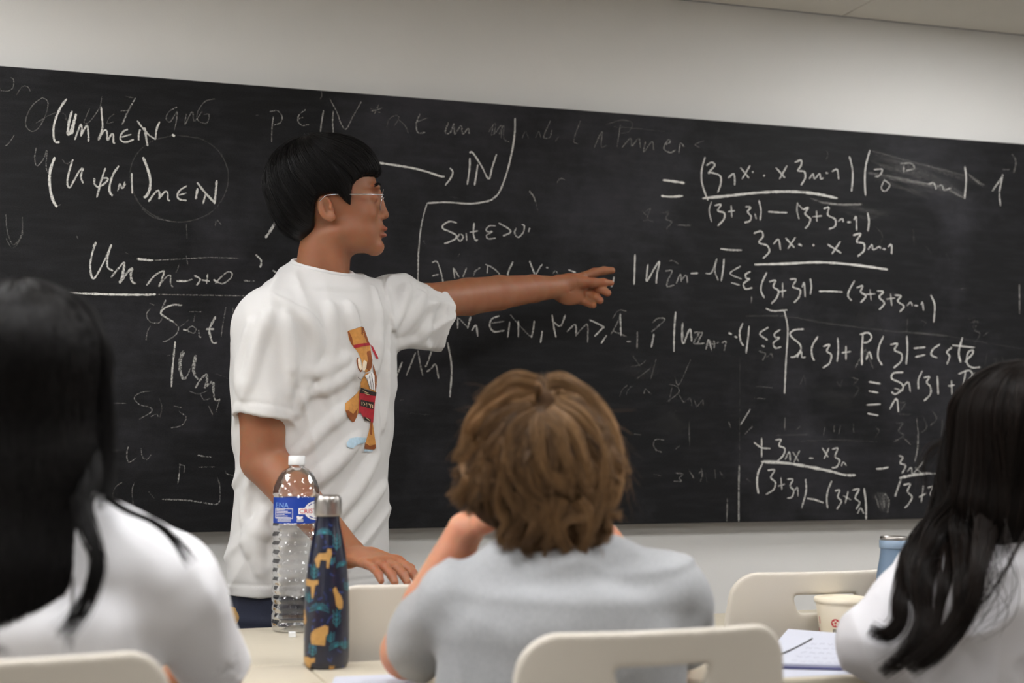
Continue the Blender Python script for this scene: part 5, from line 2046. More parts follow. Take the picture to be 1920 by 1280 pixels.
def face_prims(s, C, fwd, side, up, sc_=1.0, k=.01):
    """head with features, facing fwd, centre C between the ears"""
    A = [side, fwd, up]
    q = lambda f, u, w=0.0: C + (fwd * f + up * u + side * w) * sc_
    s.ell(q(-.005, .045), np.array([.073, .092, .092]) * sc_, A, k=k)
    s.ell(q(.045, -.015), np.array([.058, .055, .085]) * sc_, A, k=.02)
    s.ell(q(.075, -.085), np.array([.022, .018, .018]) * sc_, A, k=.02)
    for sg in (-1, 1):
        s.cone(q(.02, -.05, sg * .05), q(.07, -.085, sg * .015), .018 * sc_, .014 * sc_, k=.02)
        s.ell(q(.094, .02, sg * .031), np.array([.015, .012, .009]) * sc_, A, k=.008, op='s')
        s.ell(q(.082, .02, sg * .031), np.array([.013, .012, .011]) * sc_, A, k=.003)
        s.ell(q(.0, .0, sg * .074), np.array([.007, .016, .029]) * sc_, A, k=.004)
        s.ell(q(.004, .002, sg * .081), np.array([.006, .009, .017]) * sc_, A, k=.003, op='s')
        s.ell(q(.106, -.036, sg * .012), np.array([.008, .008, .007]) * sc_, A, k=.004)
    s.cone(q(.096, .015), q(.114, -.028), .008 * sc_, .010 * sc_, k=.008)
    s.ell(q(.098, -.058), np.array([.020, .009, .0055]) * sc_, A, k=.004)
    s.ell(q(.097, -.070), np.array([.018, .009, .006]) * sc_, A, k=.004)
def finger_fist(s, wrist, kn, lat, curl, scale=1.0):
    """palm from wrist to knuckles, four bent fingers, thumb"""
    ph = nrm(kn - wrist)
    s.econe(wrist, kn, lat, (.026 * scale, .020 * scale), (.038 * scale, .014 * scale), k=.012, cap=.012)
    for o, ln in ((.029, .062), (.010, .074), (-.010, .076), (-.029, .068)):
        b0 = kn + lat * o * scale
        k1 = b0 + nrm(ph + curl * .5) * ln * .45
        k2 = k1 + nrm(ph * .2 + curl) * ln * .33
        k3 = k2 + nrm(-ph * .6 + curl * .7) * ln * .22
        s.chain([b0, k1, k2, k3], [.0098 * scale, .0088 * scale, .0082 * scale, .0072 * scale], k=.004)
    th = wrist + ph * .03 - lat * .022
    s.chain([th, th - lat * .022 + ph * .03 + curl * .012, th - lat * .02 + ph * .055 + curl * .03], [.015, .0105, .0085], k=.01)

m_skin2 = skin_mat('skin_fair', srgb(206, 150, 122), srgb(176, 96, 90))
m_skin3 = skin_mat('skin_light', srgb(204, 152, 118), srgb(176, 96, 88))
m_grey = mat('grey_melange_cotton', srgb(172, 174, 177), .9, var=.10, vscale=420, bump=.12, bscale=800, sheen=.1, stretch=(1, 1, .5))
m_white2 = mat('white_knit', srgb(240, 240, 244), .9, bump=.12, bscale=700, sheen=.1)
m_white3 = mat('white_blouse', srgb(214, 213, 217), .9, bump=.12, bscale=700, sheen=.1)
m_denim = mat('blue_denim', srgb(52, 62, 86), .85, var=.15, vscale=200)
m_black_tr = mat('black_trousers', srgb(32, 32, 36), .85)
EX, EY = np.array([1.0, 0, 0]), np.array([0, 1.0, 0])

# ================================================================== student in grey
D = 1.88
bs_ = F / D
root = person_root((float(W(1040, 1150, D)[0]), float(W(1040, 1150, D)[1]), 0), 'person with wavy light brown hair seated in grey t-shirt, hands raised to face')
side, fwd = nrm(np.array([math.cos(.06), -math.sin(.06), 0])), nrm(np.array([math.sin(.06), math.cos(.06), 0]))
s = Sdf()
HCb = W(1018, 908, D + .02)
hf = nrm(fwd + UP * -.12); hup_ = np.cross(side, hf)
face_prims(s, HCb, hf, side, hup_, .95)
nb = W(1040, 1075, D)
s.cone(HCb - hf * .02 - UP * .02, nb, .056, .058, k=.02)
hip = W(1050, 1100, D) + 0; hip[2] = .56; hip = hip + fwd * .015
Lsh, Rsh = W(852, 1126, D - .02), W(1258, 1114, D + .04)
loft_prim(s, [(hip, .12, .075), (hip * .5 + nb * .5 - UP * .06, .12, .068), (W(1045, 1170, D), .14, .068), (W(1045, 1105, D), .12, .07)], side, k=.03)
s.cone(nb, Lsh, .045, .042, k=.02); s.cone(nb, Rsh, .045, .042, k=.02)
Lel, Rel = W(764, 1278, 2.045), W(1262, 1284, 2.15)
Lel[2] = TZ + .047; Rel[2] = TZ + .047
Lwr, Rwr = W(872, 995, 2.02), W(1130, 1010, 2.09)
s.chain([Lsh, Lsh * .5 + Lel * .5, Lel], [.032, .036, .038], k=.008)
s.chain([Lel, Lel * .6 + Lwr * .4, Lwr], [.038, .0385, .0255], k=.008)
s.chain([Rsh, Rsh * .5 + Rel * .5, Rel], [.034, .038, .039], k=.008)
s.chain([Rel, Rel * .6 + Rwr * .4, Rwr], [.039, .0395, .0255], k=.008)
finger_fist(s, Lwr, W(918, 958, 2.01), nrm(fwd * .8 + UP * .2), nrm(side * .8 + fwd * .2))
finger_fist(s, Rwr, W(1112, 984, 2.03), nrm(fwd * .9 + UP * .3), nrm(-side * .5 + UP * .6 - fwd * .3))
J = seated_lower(s, hip, fwd, side, off=.06)
me = s.mesh('person_body', .0035); set_attr(me, 'lip', np.zeros(len(me.vertices)))
link('body', me, m_skin2, root)
seated_clothes(J, hip, fwd, side, m_denim, root, m_shoe)
# t-shirt
s = Sdf()
def st_b(y, xl, xr, dep, dd=0.0):
    return (W((xl + xr) / 2, y, D + dd), (xr - xl) / 2 / bs_, dep)
low = hip.copy(); low[2] = .60
loft_prim(s, [(low, .165, .100), (low * .6 + W(1052, 1240, D) * .4, .170, .090), st_b(1240, 815, 1300, .088), st_b(1175, 822, 1300, .090), st_b(1120, 850, 1282, .085)], side, k=.02, cap=.04)
s.cone(nb + UP * .004, W(858, 1118, D - .02), .038, .040, k=.02)
s.cone(nb + side * .05 + UP * .004, W(1240, 1112, D + .03), .044, .053, k=.02)
s.cone(nb + side * -.06 + UP * .0, nb + side * .07 + UP * .0, .046, .046, k=.02)
s.cone(nb + UP * .012 - fwd * .015, nb + UP * .012 + fwd * .02, .052, .052, k=.02)
Lcu = Lsh + (Lel - Lsh) * .74; Rcu = Rsh + (Rel - Rsh) * .72
tube_prim(s, W(848, 1126, D - .02), Lcu, fwd, (.054, .040), (.056, .044), k=.025)
tube_prim(s, W(1252, 1122, D + .03), Rcu, fwd, (.062, .054), (.060, .052), k=.03)
s.cone(nb + UP * .035 + fwd * .012, HCb - hf * .02, .056, .056, k=.004, op='s')
def post_b(p, d):
    q = np.stack([p @ side * 5 + p[:, 2] * 3, p @ fwd * 8, p[:, 2] * 17 - p @ side * 4], -1)
    n1 = np.clip(1 - np.abs(vnoise(q, 1.0, 21)) * 2.2, -.1, 1)
    q = np.stack([p @ side * 16, p @ fwd * 10, p[:, 2] * 7 + p @ side * 6], -1)
    n2 = np.clip(1 - np.abs(vnoise(q, 1.0, 4)) * 2.2, -.1, 1)
    return d - .0042 * n1 - .0035 * n2
s.post = post_b
s._add(lambda p: p[:, 2] - .585, (-5, -5, 0), (5, 5, .585), .002, 's')
tb2 = s.mesh('t_shirt', .0042)
link('t_shirt', tb2, m_grey, root)

# hair: wavy, layered locks over a volume
m_brownhair = hair_mat('light_brown_hair', (.026, .0115, .0042, 1), (.40, .225, .10, 1), .42, .35)
m_browncap = mat('light_brown_hair_mass', (.05, .026, .012, 1), .8, spec=.1)
s = Sdf()
b_h = lambda px, py, f=0.0: W(px, py, D + .02) + fwd * f
for px, py, f, r in ((1016, 838, 0, (128, 122, 132)), (1030, 900, -.015, (124, 100, 105)), (960, 905, .01, (92, 90, 95)), (1080, 900, .01, (76, 100, 95)), (1030, 985, -.045, (95, 62, 55))):
    s.ell(b_h(px, py, f), np.array(r)[[0, 2, 1]] / bs_, [side, fwd, UP], k=.03)
s._add(lambda p: .072 - (p - HCb) @ hf + np.maximum(((p - HCb) @ hup_) - .075, -.03) * -1.2 * 0, (0, 0, 0), (0, 0, 0), .01, 's') if False else None
def post_h(p, d):
    f = (p - HCb) @ hf; u = (p - HCb) @ hup_
    return smax(d, np.minimum(f - .055, .10 - u + (f - .055) * 0), .012) if False else smax(d, f - .075, .02)
s.post = post_h
hm = s.mesh('hair', .004)
hcap = link('hair', hm, m_browncap, root); hcap['label'] = 'fluffy light brown hair with a parting at the crown'
hv = bvh_of(hm)
rng = np.random.default_rng(4)
def wavy_locks(C, crown, bvh, nl, per, rng, tmax_fn, m=18, flick=.03, lay=(.97, 1.07), wamp=.012, ax_side=None, ax_up=None, ax_f=None, spread=.010, stag=.6, start=(.02, .9)):
    A = nrm(crown - C); B1 = nrm(ax_side - A * (ax_side @ A)); B2 = np.cross(A, B1)
    if B2 @ ax_f < 0: B2 = -B2
    out = []
    for l in range(nl):
        f0 = rng.uniform(0, 2 * math.pi); t0 = rng.uniform(*start) if rng.random() < stag else rng.uniform(0.02, .2)
        tm = tmax_fn(f0) * rng.uniform(.86, 1.08); t1 = min(tm, t0 + rng.uniform(.8, 1.7))
        if t1 - t0 < .35: continue
        la = rng.uniform(*lay); w0 = 3 * math.sin(f0 * 3) + rng.uniform(-.6, .6); wf = rng.uniform(3.2, 4.6); wa = wamp * rng.uniform(.5, 1.6); tw = rng.uniform(-.25, .25)
        fl = rng.uniform(-.3, 1.0) * flick
        tt = np.linspace(t0, t1, m); g = []
        for j, t in enumerate(tt):
            u_ = (t - t0) / (t1 - t0)
            f = f0 + tw * u_ + wa * 9 * math.sin(w0 + wf * (t - t0)) * u_
            d = A * math.cos(t) + (B1 * math.cos(f) + B2 * math.sin(f)) * math.sin(t)
            hit = bvh.ray_cast(Vector(C + d * .4), Vector(-d))
            r = np.linalg.norm(np.array(hit[0]) - C) if hit[0] is not None else .11
            r = r * (.955 + (la - .955) * min(1, u_ * 3)) + fl * max(0, u_ - .6) ** 2 * 6 + wa * .5 * math.sin(w0 * 2 + wf * 1.3 * (t - t0)) * u_
            g.append(C + d * r)
        g = np.array(g); T = np.gradient(g, axis=0); T /= np.linalg.norm(T, axis=1)[:, None] + 1e-9
        rad = g - C; rad /= np.linalg.norm(rad, axis=1)[:, None]; lat = np.cross(T, rad)
        u_ = np.linspace(0, 1, m)[:, None]
        prof = (np.sin(np.clip(u_ * 1.15 + .12, 0, 1) * math.pi) * .75 + .25)
        wd = spread * rng.uniform(.6, 1.3); th = .28 * wd
        for _ in range(per):
            a, r = rng.uniform(0, 6.28), math.sqrt(rng.random())
            ends = 1 - .12 * rng.random()
            ph_ = rng.uniform(-.25, .25)
            pts = g + prof * (lat * (wd * r * math.cos(a)) + rad * (th * r * math.sin(a) + .0015)) + lat * (.0015 * np.sin(u_ * 9 + ph_ * 12))
            k_ = max(6, int(m * ends))
            q = pts[:k_]
            if k_ < m:
                x = np.linspace(0, k_ - 1, m); i0 = np.clip(x.astype(int), 0, k_ - 2); q = q[i0] + (x - i0)[:, None] * (q[i0 + 1] - q[i0])
            out.append(q)
    return np.array(out)
crown_b = W(1028, 742, D - .045)
Cb = W(1020, 872, D + .02)
P = wavy_locks(Cb, crown_b, hv, 300, 34, rng, lambda f: 2.05 + .12 * math.sin(f * 2), ax_side=side, ax_f=-fwd, wamp=.013, flick=.012, spread=.015, lay=(.97, 1.03))
tint_b = np.repeat(rng.uniform(0, .45, len(P) // 34 + 1), 34)[:len(P)] + rng.uniform(0, .2, len(P))
strands('hair_locks', P, .0005, m_brownhair, hcap, rng, tints=tint_b)
def lock(guide, n, r0, r1, rng, m=24, fray=.5):
    """strands bundled round a guide curve of world points"""
    g = catmull(np.array(guide), 8); x = np.linspace(0, len(g) - 1, m); i0 = np.clip(x.astype(int), 0, len(g) - 2)
    g = g[i0] + (x - i0)[:, None] * (g[i0 + 1] - g[i0])
    T = np.gradient(g, axis=0); T /= np.linalg.norm(T, axis=1)[:, None] + 1e-9
    A = np.cross(T, np.array([.2, 1, .1])); A /= np.linalg.norm(A, axis=1)[:, None]; B = np.cross(T, A)
    u_ = np.linspace(0, 1, m)[:, None]; rad = r0 + (r1 - r0) * u_
    rad = rad * (1 + .25 * np.sin(u_ * 7))
    out = []
    for _ in range(n):
        a, q = rng.uniform(0, 6.28), math.sqrt(rng.random())
        wv = .0025 * np.sin(u_ * rng.uniform(5, 9) + a * 3) * u_
        dv = rng.normal(size=2) * .0045 * fray * 2
        gg = g + A * (rad * q * math.cos(a) + wv + dv[0] * u_ ** 1.5) + B * (rad * .5 * q * math.sin(a) + abs(dv[1]) * .4 * u_)
        x = np.linspace(0, (m - 1) * (1 - .22 * rng.random() ** 1.6), m); i0 = np.clip(x.astype(int), 0, m - 2)
        out.append(gg[i0] + (x - i0)[:, None] * (gg[i0 + 1] - gg[i0]))
    return out
def on_hair(pts, bvh, d0, off=.004):
    """guide points carried from view positions to the surface of the hair mass; past its edge they keep their depth"""
    ds = []
    for px, py in pts:
        r = Vector(ray(px, py)); L_ = r.length
        h = bvh.ray_cast(Vector(C0), r.normalized())
        ds.append(h[3] / L_ if h[0] is not None else None)
    last = next((x for x in ds if x is not None), d0)
    out = []
    for (px, py), q in zip(pts, ds):
        last = q if q is not None else last
        out.append(W(px, py, last - off))
    return out
LOCKS = [  # (view crop points, strands, root radius, tip radius, tint: hair tone plus painted highlight and recess shade)
 ('640,165 480,150 330,210 230,320 195,450 185,570', 240, .016, .010, .75), ('620,190 470,220 340,280 250,370 215,480', 200, .014, .010, .85),
 ('600,250 430,300 320,410 290,520 320,640 400,720', 180, .012, .007, .45), ('640,300 520,370 460,500 480,640 560,770 680,850', 200, .013, .007, .4),
 ('655,290 650,420 680,600 760,720 880,780', 210, .015, .008, .5), ('680,280 760,380 800,520 840,660 800,780', 200, .014, .006, .45),
 ('700,270 830,380 910,540 940,700 880,800', 200, .014, .007, .55), ('740,220 900,320 1010,480 1050,660 990,850', 220, .015, .009, .65),
 ('760,150 950,220 1080,370 1130,550 1120,740 1060,880', 240, .016, .010, .8), ('720,120 860,150 1000,260 1090,420 1110,520', 180, .014, .010, .6),
 ('690,90 800,80 930,150 1040,290', 150, .012, .010, .5), ('620,90 480,70 360,130 260,230', 150, .012, .010, .6),
 ('260,480 190,580 200,690 150,770 78,835', 180, .013, .004, .7), ('320,580 260,700 190,790 120,885', 170, .013, .004, .5), ('210,470 160,540 165,630 100,700', 120, .009, .003, .6),
 ('190,430 165,500 130,540 120,600', 80, .008, .003, .5), ('280,640 300,760 230,850 170,930', 150, .011, .005, .35),
 ('360,600 330,760 350,900 400,1010 430,1110', 170, .013, .006, .25), ('420,700 400,860 440,980 400,1070 440,1150', 160, .012, .005, .4), ('500,780 540,900 500,1010 460,1090 490,1150', 150, .012, .005, .3),
 ('430,640 470,800 560,920 640,970 660,1060', 160, .012, .006, .35), ('600,830 640,950 590,1060 560,1140 620,1165', 150, .012, .005, .3), ('700,850 690,960 720,1060 680,1150', 150, .012, .005, .4),
 ('780,820 740,940 770,1050 830,1170 900,1195', 180, .013, .006, .5), ('880,830 930,920 945,1030 905,1150 850,1185', 180, .013, .006, .55), ('960,860 900,930 830,950 770,1000 780,1080', 150, .012, .005, .6),
 ('1000,760 980,880 900,900 820,900 760,930', 160, .012, .006, .45), ('1060,700 1050,840 1000,910 960,980', 150, .012, .006, .6), ('1120,620 1160,680 1130,790 1090,870', 120, .010, .004, .75),
 ('1130,540 1175,620 1185,680', 70, .007, .003, .7), ('1060,860 1080,920 1130,935 1170,940', 60, .007, .002, .6), ('1070,880 1060,960 1085,1020 1060,1075 1020,1070', 60, .006, .003, .6),
 ('1010,900 980,990 940,1060 930,1120', 120, .010, .005, .45), ('560,620 600,780 720,860 860,860', 150, .012, .006, .3), ('500,520 520,680 610,800 640,900', 150, .012, .006, .2),
 ('860,600 900,740 960,820 930,900', 140, .012, .006, .35), ('700,420 720,600 700,740 760,850', 140, .012, .006, .25)]
P, TT = [], []
for txt, n, ra, rb, tn in LOCKS:
    pts = [(820 + float(a.split(',')[0]) / 3.368, 690 + float(a.split(',')[1]) / 3.368) for a in txt.split()]
    q = lock(on_hair(pts, hv, 1.84, .007), n, ra * .82, rb * .45, rng, m=22)
    P += q; TT += list(np.clip(tn + rng.normal(size=n) * .13, 0, 1))
strands('hair_locks', np.array(P), .00048, m_brownhair, hcap, rng, tints=TT)
P = wavy_locks(Cb, crown_b, hv, 240, 1, rng, lambda f: 2.2, ax_side=side, ax_f=-fwd, wamp=.02, flick=.05, lay=(1.0, 1.07))
strands('loose_hair', P, .0003, m_brownhair, hcap, rng)

# ================================================================== long straight black hair, left
D = 1.665
ls_ = F / D
root = person_root((float(W(40, 1150, D)[0]), float(W(40, 1150, D)[1]), 0), 'person with long straight black hair in white t-shirt, seated at lower left')
side, fwd = nrm(np.array([math.cos(-.1), -math.sin(-.1), 0])), nrm(np.array([math.sin(-.1), math.cos(-.1), 0]))
s = Sdf()
HCl = W(42, 752, D + .02)
face_prims(s, HCl, fwd, side, UP, .93)
s.ell(W(168, 756, D + .01), np.array([.008, .015, .024]), [side, fwd, UP], k=.01)
nb = W(60, 985, D)
s.cone(HCl - fwd * .015 - UP * .03, nb, .050, .054, k=.02)
hip = W(50, 1100, D); hip[2] = .56; hip = hip + fwd * .02
Lsh, Rsh = W(-205, 1075, D - .03), W(318, 1070, D + .03)
loft_prim(s, [(hip, .125, .085), (hip * .5 + nb * .5 - UP * .06, .115, .08), (W(55, 1120, D), .13, .08), (W(55, 1050, D), .11, .06)], side, k=.03)
s.cone(nb, Lsh, .04, .038, k=.02); s.cone(nb, Rsh, .04, .038, k=.02)
for sh, sg in ((Lsh, -1), (Rsh, 1)):
    el = W(402 if sg > 0 else -300, 1342, D + (.20 if sg > 0 else .04)); el[2] = TZ + .046
    wr = el + fwd * .14 - side * sg * .16; wr[2] = TZ + .030
    s.chain([sh, sh * .5 + el * .5, el], [.038, .038, .036], k=.008)
    s.chain([el, el * .6 + wr * .4, wr], [.036, .034, .024], k=.008)
    kn_ = wr + nrm(fwd * .3 - side * sg) * .075; kn_[2] = TZ + .022
    finger_fist(s, wr, kn_, nrm(fwd + side * sg * .3), nrm(-UP * .35 + nrm(kn_ - wr)) if False else nrm(nrm(kn_ - wr) * .9 - UP * .02), .9)
J = seated_lower(s, hip, fwd, side)
me = s.mesh('person_body', .004); set_attr(me, 'lip', np.zeros(len(me.vertices)))
link('body', me, m_skin3, root)
seated_clothes(J, hip, fwd, side, m_black_tr, root, m_shoe)
s = Sdf()
low = hip.copy(); low[2] = .60
loft_prim(s, [(low, .150, .108), (low * .5 + W(52, 1240, D) * .5, .148, .096), (W(52, 1240, D), .152, .096), (W(55, 1150, D), .158, .098), (W(57, 1080, D), .140, .075)], side, k=.02, cap=.04)
s.cone(nb + UP * .002, W(-190, 1082, D - .03), .055, .054, k=.03)
s.cone(nb + side * .02 + UP * .002, W(306, 1080, D + .03), .056, .054, k=.03)
for sh, sg in ((Lsh, -1), (Rsh, 1)):
    el = W(402 if sg > 0 else -300, 1342, D + (.20 if sg > 0 else .04)); el[2] = TZ + .046
    tube_prim(s, sh + UP * -.008, sh + (el - sh) * .95, fwd, (.060, .056), (.050, .046), k=.03)
s.cone(nb - UP * .03, HCl - fwd * .015, .058, .054, k=.004, op='s')
s.post = lambda p, d: d - .004 * np.clip(1 - np.abs(vnoise(np.stack([p @ side * 12, p @ fwd * 9, p[:, 2] * 6 + p @ side * 7], -1), 1.0, 31)) * 2.2, -.1, 1)
s._add(lambda p: p[:, 2] - .585, (-5, -5, 0), (5, 5, .585), .002, 's')
link('t_shirt', s.mesh('t_shirt', .0045), m_white2, root)
# hair mass: cap plus a curtain down the back
s = Sdf()
l_h = lambda px, py, f=0.0: W(px, py, D + .02) + fwd * f
s.ell(l_h(42, 668, -.01), np.array([150, 175, 143]) / ls_, [side, fwd, UP], k=.03)
s.econe(l_h(45, 700, -.01), l_h(55, 860, -.04), side, np.array([148, 150]) / ls_, np.array([140, 95]) / ls_, k=.03)
s.econe(l_h(45, 850, -.045), l_h(18, 1060, -.096), side, np.array([112, 80]) / ls_, np.array([92, 42]) / ls_, k=.03)
s.econe(l_h(18, 1050, -.094), l_h(5, 1195, -.112), side, np.array([92, 40]) / ls_, np.array([88, 24]) / ls_, k=.02, cap=.02)
s.post = lambda p, d: smax(d, np.where(p[:, 2] > HCl[2] + .06, (p - HCl) @ fwd - .098, (p - HCl) @ fwd - .055 + .0 * p[:, 2]), .02)
hm = s.mesh('hair', .0045)
m_blackcap = mat('black_hair_mass', (.0035, .003, .003, 1), .6, spec=.1)
hcap = link('hair', hm, m_blackcap, root); hcap['label'] = 'long straight black hair down the back'
hv = bvh_of(hm)
rng = np.random.default_rng(9)
def hanging(bvh, start_fn, n, rng, m=26):
    pass
# straight strands: over the cap from the parting, then down the curtain
P = []
part = l_h(40, 528, -.03)
for i in range(4200):
    a = rng.uniform(-math.pi, math.pi)
    x_end = 45 + 150 * math.sin(a) * rng.uniform(.35, 1.0)
    dpt = -math.cos(a)
    pts = []
    y_end = rng.uniform(1120, 1205)
    for j, v in enumerate(np.linspace(0, 1, 26)):
        y = 545 + (y_end - 545) * v ** 1.05
        spread_ = min(1, (v * 5.0) ** .5) if v < .2 else 1
        taper = 1 if y < 840 else 1 - .40 * ((y - 840) / 350) ** .6
        x = 42 + (x_end - 45) * spread_ * taper - (0 if y < 900 else (y - 900) * .12)
        o = l_h(x, y, 0)
        # find the surface of the mass from behind (viewer side) at this x,y
        hit = bvh.ray_cast(Vector(o - fwd * .5), Vector(fwd)) if False else hv.ray_cast(Vector(o - fwd * .5), Vector(fwd))
        if hit[0] is None:
            if len(pts) == 0: continue
            pts.append(pts[-1] + (pts[-1] - pts[-2] if len(pts) > 1 else np.array([0, 0, -.01])) * .9)
        else:
            pts.append(np.array(hit[0]) - fwd * rng.uniform(-.003, .004))
    if len(pts) < 8: continue
    pts = np.array(pts); x = np.linspace(0, len(pts) - 1, 24); i0 = np.clip(x.astype(int), 0, len(pts) - 2)
    P.append(pts[i0] + (x - i0)[:, None] * (pts[i0 + 1] - pts[i0]))
def lock(guide, n, r0, r1, rng, m=24, fray=.5):
    """strands bundled round a guide curve of world points"""
    g = catmull(np.array(guide), 8); x = np.linspace(0, len(g) - 1, m); i0 = np.clip(x.astype(int), 0, len(g) - 2)
    g = g[i0] + (x - i0)[:, None] * (g[i0 + 1] - g[i0])
    T = np.gradient(g, axis=0); T /= np.linalg.norm(T, axis=1)[:, None] + 1e-9
    A = np.cross(T, np.array([.2, 1, .1])); A /= np.linalg.norm(A, axis=1)[:, None]; B = np.cross(T, A)
    u_ = np.linspace(0, 1, m)[:, None]; rad = r0 + (r1 - r0) * u_
    rad = rad * (1 + .25 * np.sin(u_ * 7))
    out = []
    for _ in range(n):
        a, q = rng.uniform(0, 6.28), math.sqrt(rng.random())
        wv = .0025 * np.sin(u_ * rng.uniform(5, 9) + a * 3) * u_
        dv = rng.normal(size=2) * .0045 * fray * 2
        gg = g + A * (rad * q * math.cos(a) + wv + dv[0] * u_ ** 1.5) + B * (rad * .5 * q * math.sin(a) + abs(dv[1]) * .4 * u_)
        x = np.linspace(0, (m - 1) * (1 - .22 * rng.random() ** 1.6), m); i0 = np.clip(x.astype(int), 0, m - 2)
        out.append(gg[i0] + (x - i0)[:, None] * (gg[i0 + 1] - gg[i0]))
    return out
sh_ = lambda px, py, d: W(px, py, d)
# lock falling over the right shoulder blade and a thin one along the shoulder
P += lock([sh_(170, 800, 1.66), sh_(172, 900, 1.62), sh_(158, 950, 1.60), sh_(180, 1030, 1.57), sh_(168, 1110, 1.56), sh_(112, 1195, 1.56)], 110, .010, .007, rng)
P += lock([sh_(140, 930, 1.60), sh_(160, 1000, 1.59), sh_(186, 1060, 1.585), sh_(160, 1140, 1.565), sh_(105, 1200, 1.56)], 45, .006, .006, rng)
P += lock([sh_(196, 930, 1.64), sh_(240, 958, 1.625), sh_(290, 980, 1.625), sh_(332, 1016, 1.625), sh_(362, 1060, 1.63)], 40, .0035, .0015, rng)
P += lock([sh_(120, 548, 1.66), sh_(160, 578, 1.66), sh_(186, 640, 1.65), sh_(201, 740, 1.65), sh_(202, 860, 1.64), sh_(190, 960, 1.61)], 120, .006, .007, rng)
P = [q for q in P]
P = np.array(P)
hs_l = strands('hair_strands', P, .0006, m_blackhair, hcap, rng)
P = shell_strands(l_h(42, 690), l_h(40, 530, -.02) - l_h(42, 690), hv, 1800, rng, lambda p: (p - HCl) @ fwd - np.where(p[:, 2] > HCl[2] + .05, .095, .05), t0=(.03, 1.3), ln=(.7, 1.3), m=18, tmax=2.3, swirl=.08, layer=(.995, 1.02))
strands('hair_strands', P, .0006, m_blackhair, hcap, rng)

# ================================================================== long dark wavy hair, right
D = 2.12
gs_ = F / D
root = person_root((float(W(1900, 1150, D)[0]), float(W(1900, 1150, D)[1]), 0), 'person with long dark wavy hair in loose white blouse leaning on the right desk')
side, fwd = nrm(np.array([math.cos(.1), -math.sin(.1), 0])), nrm(np.array([math.sin(.1), math.cos(.1), 0]))
s = Sdf()
HCr = W(1903, 848, D)
face_prims(s, HCr, fwd, side, UP, .93)
nb = W(1925, 985, D)
s.cone(HCr - fwd * .015 - UP * .03, nb, .048, .052, k=.02)
hip = W(1945, 1150, D); hip[2] = .56; hip = hip + fwd * .015
Lsh, Rsh = W(1762, 1075, D + .03), W(2110, 1060, D + .02)
loft_prim(s, [(hip, .115, .062), (hip * .5 + nb * .5 - UP * .06, .105, .056), (W(1935, 1110, D), .12, .056), (W(1930, 1040, D), .11, .06)], side, k=.03)
s.cone(nb, Lsh, .04, .038, k=.02); s.cone(nb, Rsh, .04, .038, k=.02)
Lel = W(1632, 1203, 2.09)
Lwr = Lel + nrm(W(1750, 1296, 2.09) - Lel) * .20
s.chain([Lsh, Lsh * .5 + Lel * .5, Lel], [.038, .037, .034], k=.008)
s.chain([Lel, Lel * .6 + Lwr * .4, Lwr], [.034, .032, .024], k=.008)
kn_ = Lwr + nrm(Lwr - Lel) * .07
finger_fist(s, Lwr, kn_, nrm(np.cross(kn_ - Lwr, UP)), nrm(nrm(kn_ - Lwr) * .9 - UP * .12), .88)
Rel_ = W(2180, 1240, 2.36); Rel_[2] = TZ + .05; Rwr_ = Rel_ + nrm(fwd * .7 - side * .7) * .2; Rwr_[2] = TZ + .038
s.chain([Rsh, Rsh * .5 + Rel_ * .5, Rel_], [.038, .037, .034], k=.008)
s.chain([Rel_, Rel_ * .6 + Rwr_ * .4, Rwr_], [.034, .032, .024], k=.008)
kn_ = Rwr_ + nrm(fwd * .6 - side * .8) * .07; kn_[2] = TZ + .034
finger_fist(s, Rwr_, kn_, nrm(fwd + side), nrm(nrm(kn_ - Rwr_) * .9 + UP * .02), .88)
J = seated_lower(s, hip, fwd, side)
me = s.mesh('person_body', .004); set_attr(me, 'lip', np.zeros(len(me.vertices)))
link('body', me, m_skin3, root)
seated_clothes(J, hip, fwd, side, m_denim, root, m_shoe)
s = Sdf()
low = hip.copy(); low[2] = .60
loft_prim(s, [(low, .16, .10), (low * .5 + W(1930, 1230, D) * .5, .165, .072), (W(1930, 1230, D), .175, .072), (W(1930, 1130, D), .168, .097), (W(1930, 1060, D), .150, .078)], side, k=.02, cap=.04)
s.cone(nb + UP * .004, W(1778, 1080, D + .03), .058, .056, k=.03)
s.cone(nb + UP * .006, W(2095, 1065, D + .02), .058, .056, k=.03)
Lcut = Lel + (Lel - Lsh) * -.02
s.chain([W(1775, 1085, D + .03), W(1700, 1148, 2.11), W(1640, 1200, 2.083), W(1668, 1226, 2.09), W(1706, 1256, 2.095)], [.060, .052, .045, .038, .038], k=.025)
s.cone(W(1705, 1196, 2.10), W(1790, 1150, 2.12), .046, .07, k=.04)
tube_prim(s, W(2095, 1075, D + .02), Rsh + (Rel_ - Rsh) * .8, fwd, (.062, .06), (.07, .062), k=.03)
s.cone(nb - UP * .03, HCr - fwd * .015, .056, .054, k=.004, op='s')
def post_r(p, d):
    q = np.stack([p @ side * 8 + p[:, 2] * 9, p @ fwd * 9, p[:, 2] * 14 - p @ side * 9], -1)
    n1 = np.clip(1 - np.abs(vnoise(q, 1.0, 41)) * 2.2, -.1, 1)
    q = np.stack([p @ side * 20, p @ fwd * 12, p[:, 2] * 9 + p @ side * 8], -1)
    return d - .0095 * n1 - .0050 * np.clip(1 - np.abs(vnoise(q, 1.0, 7)) * 2.2, -.1, 1)
s.post = post_r
s._add(lambda p: p[:, 2] - .585, (-5, -5, 0), (5, 5, .585), .002, 's')
link('blouse', s.mesh('blouse', .004), m_white3, root)
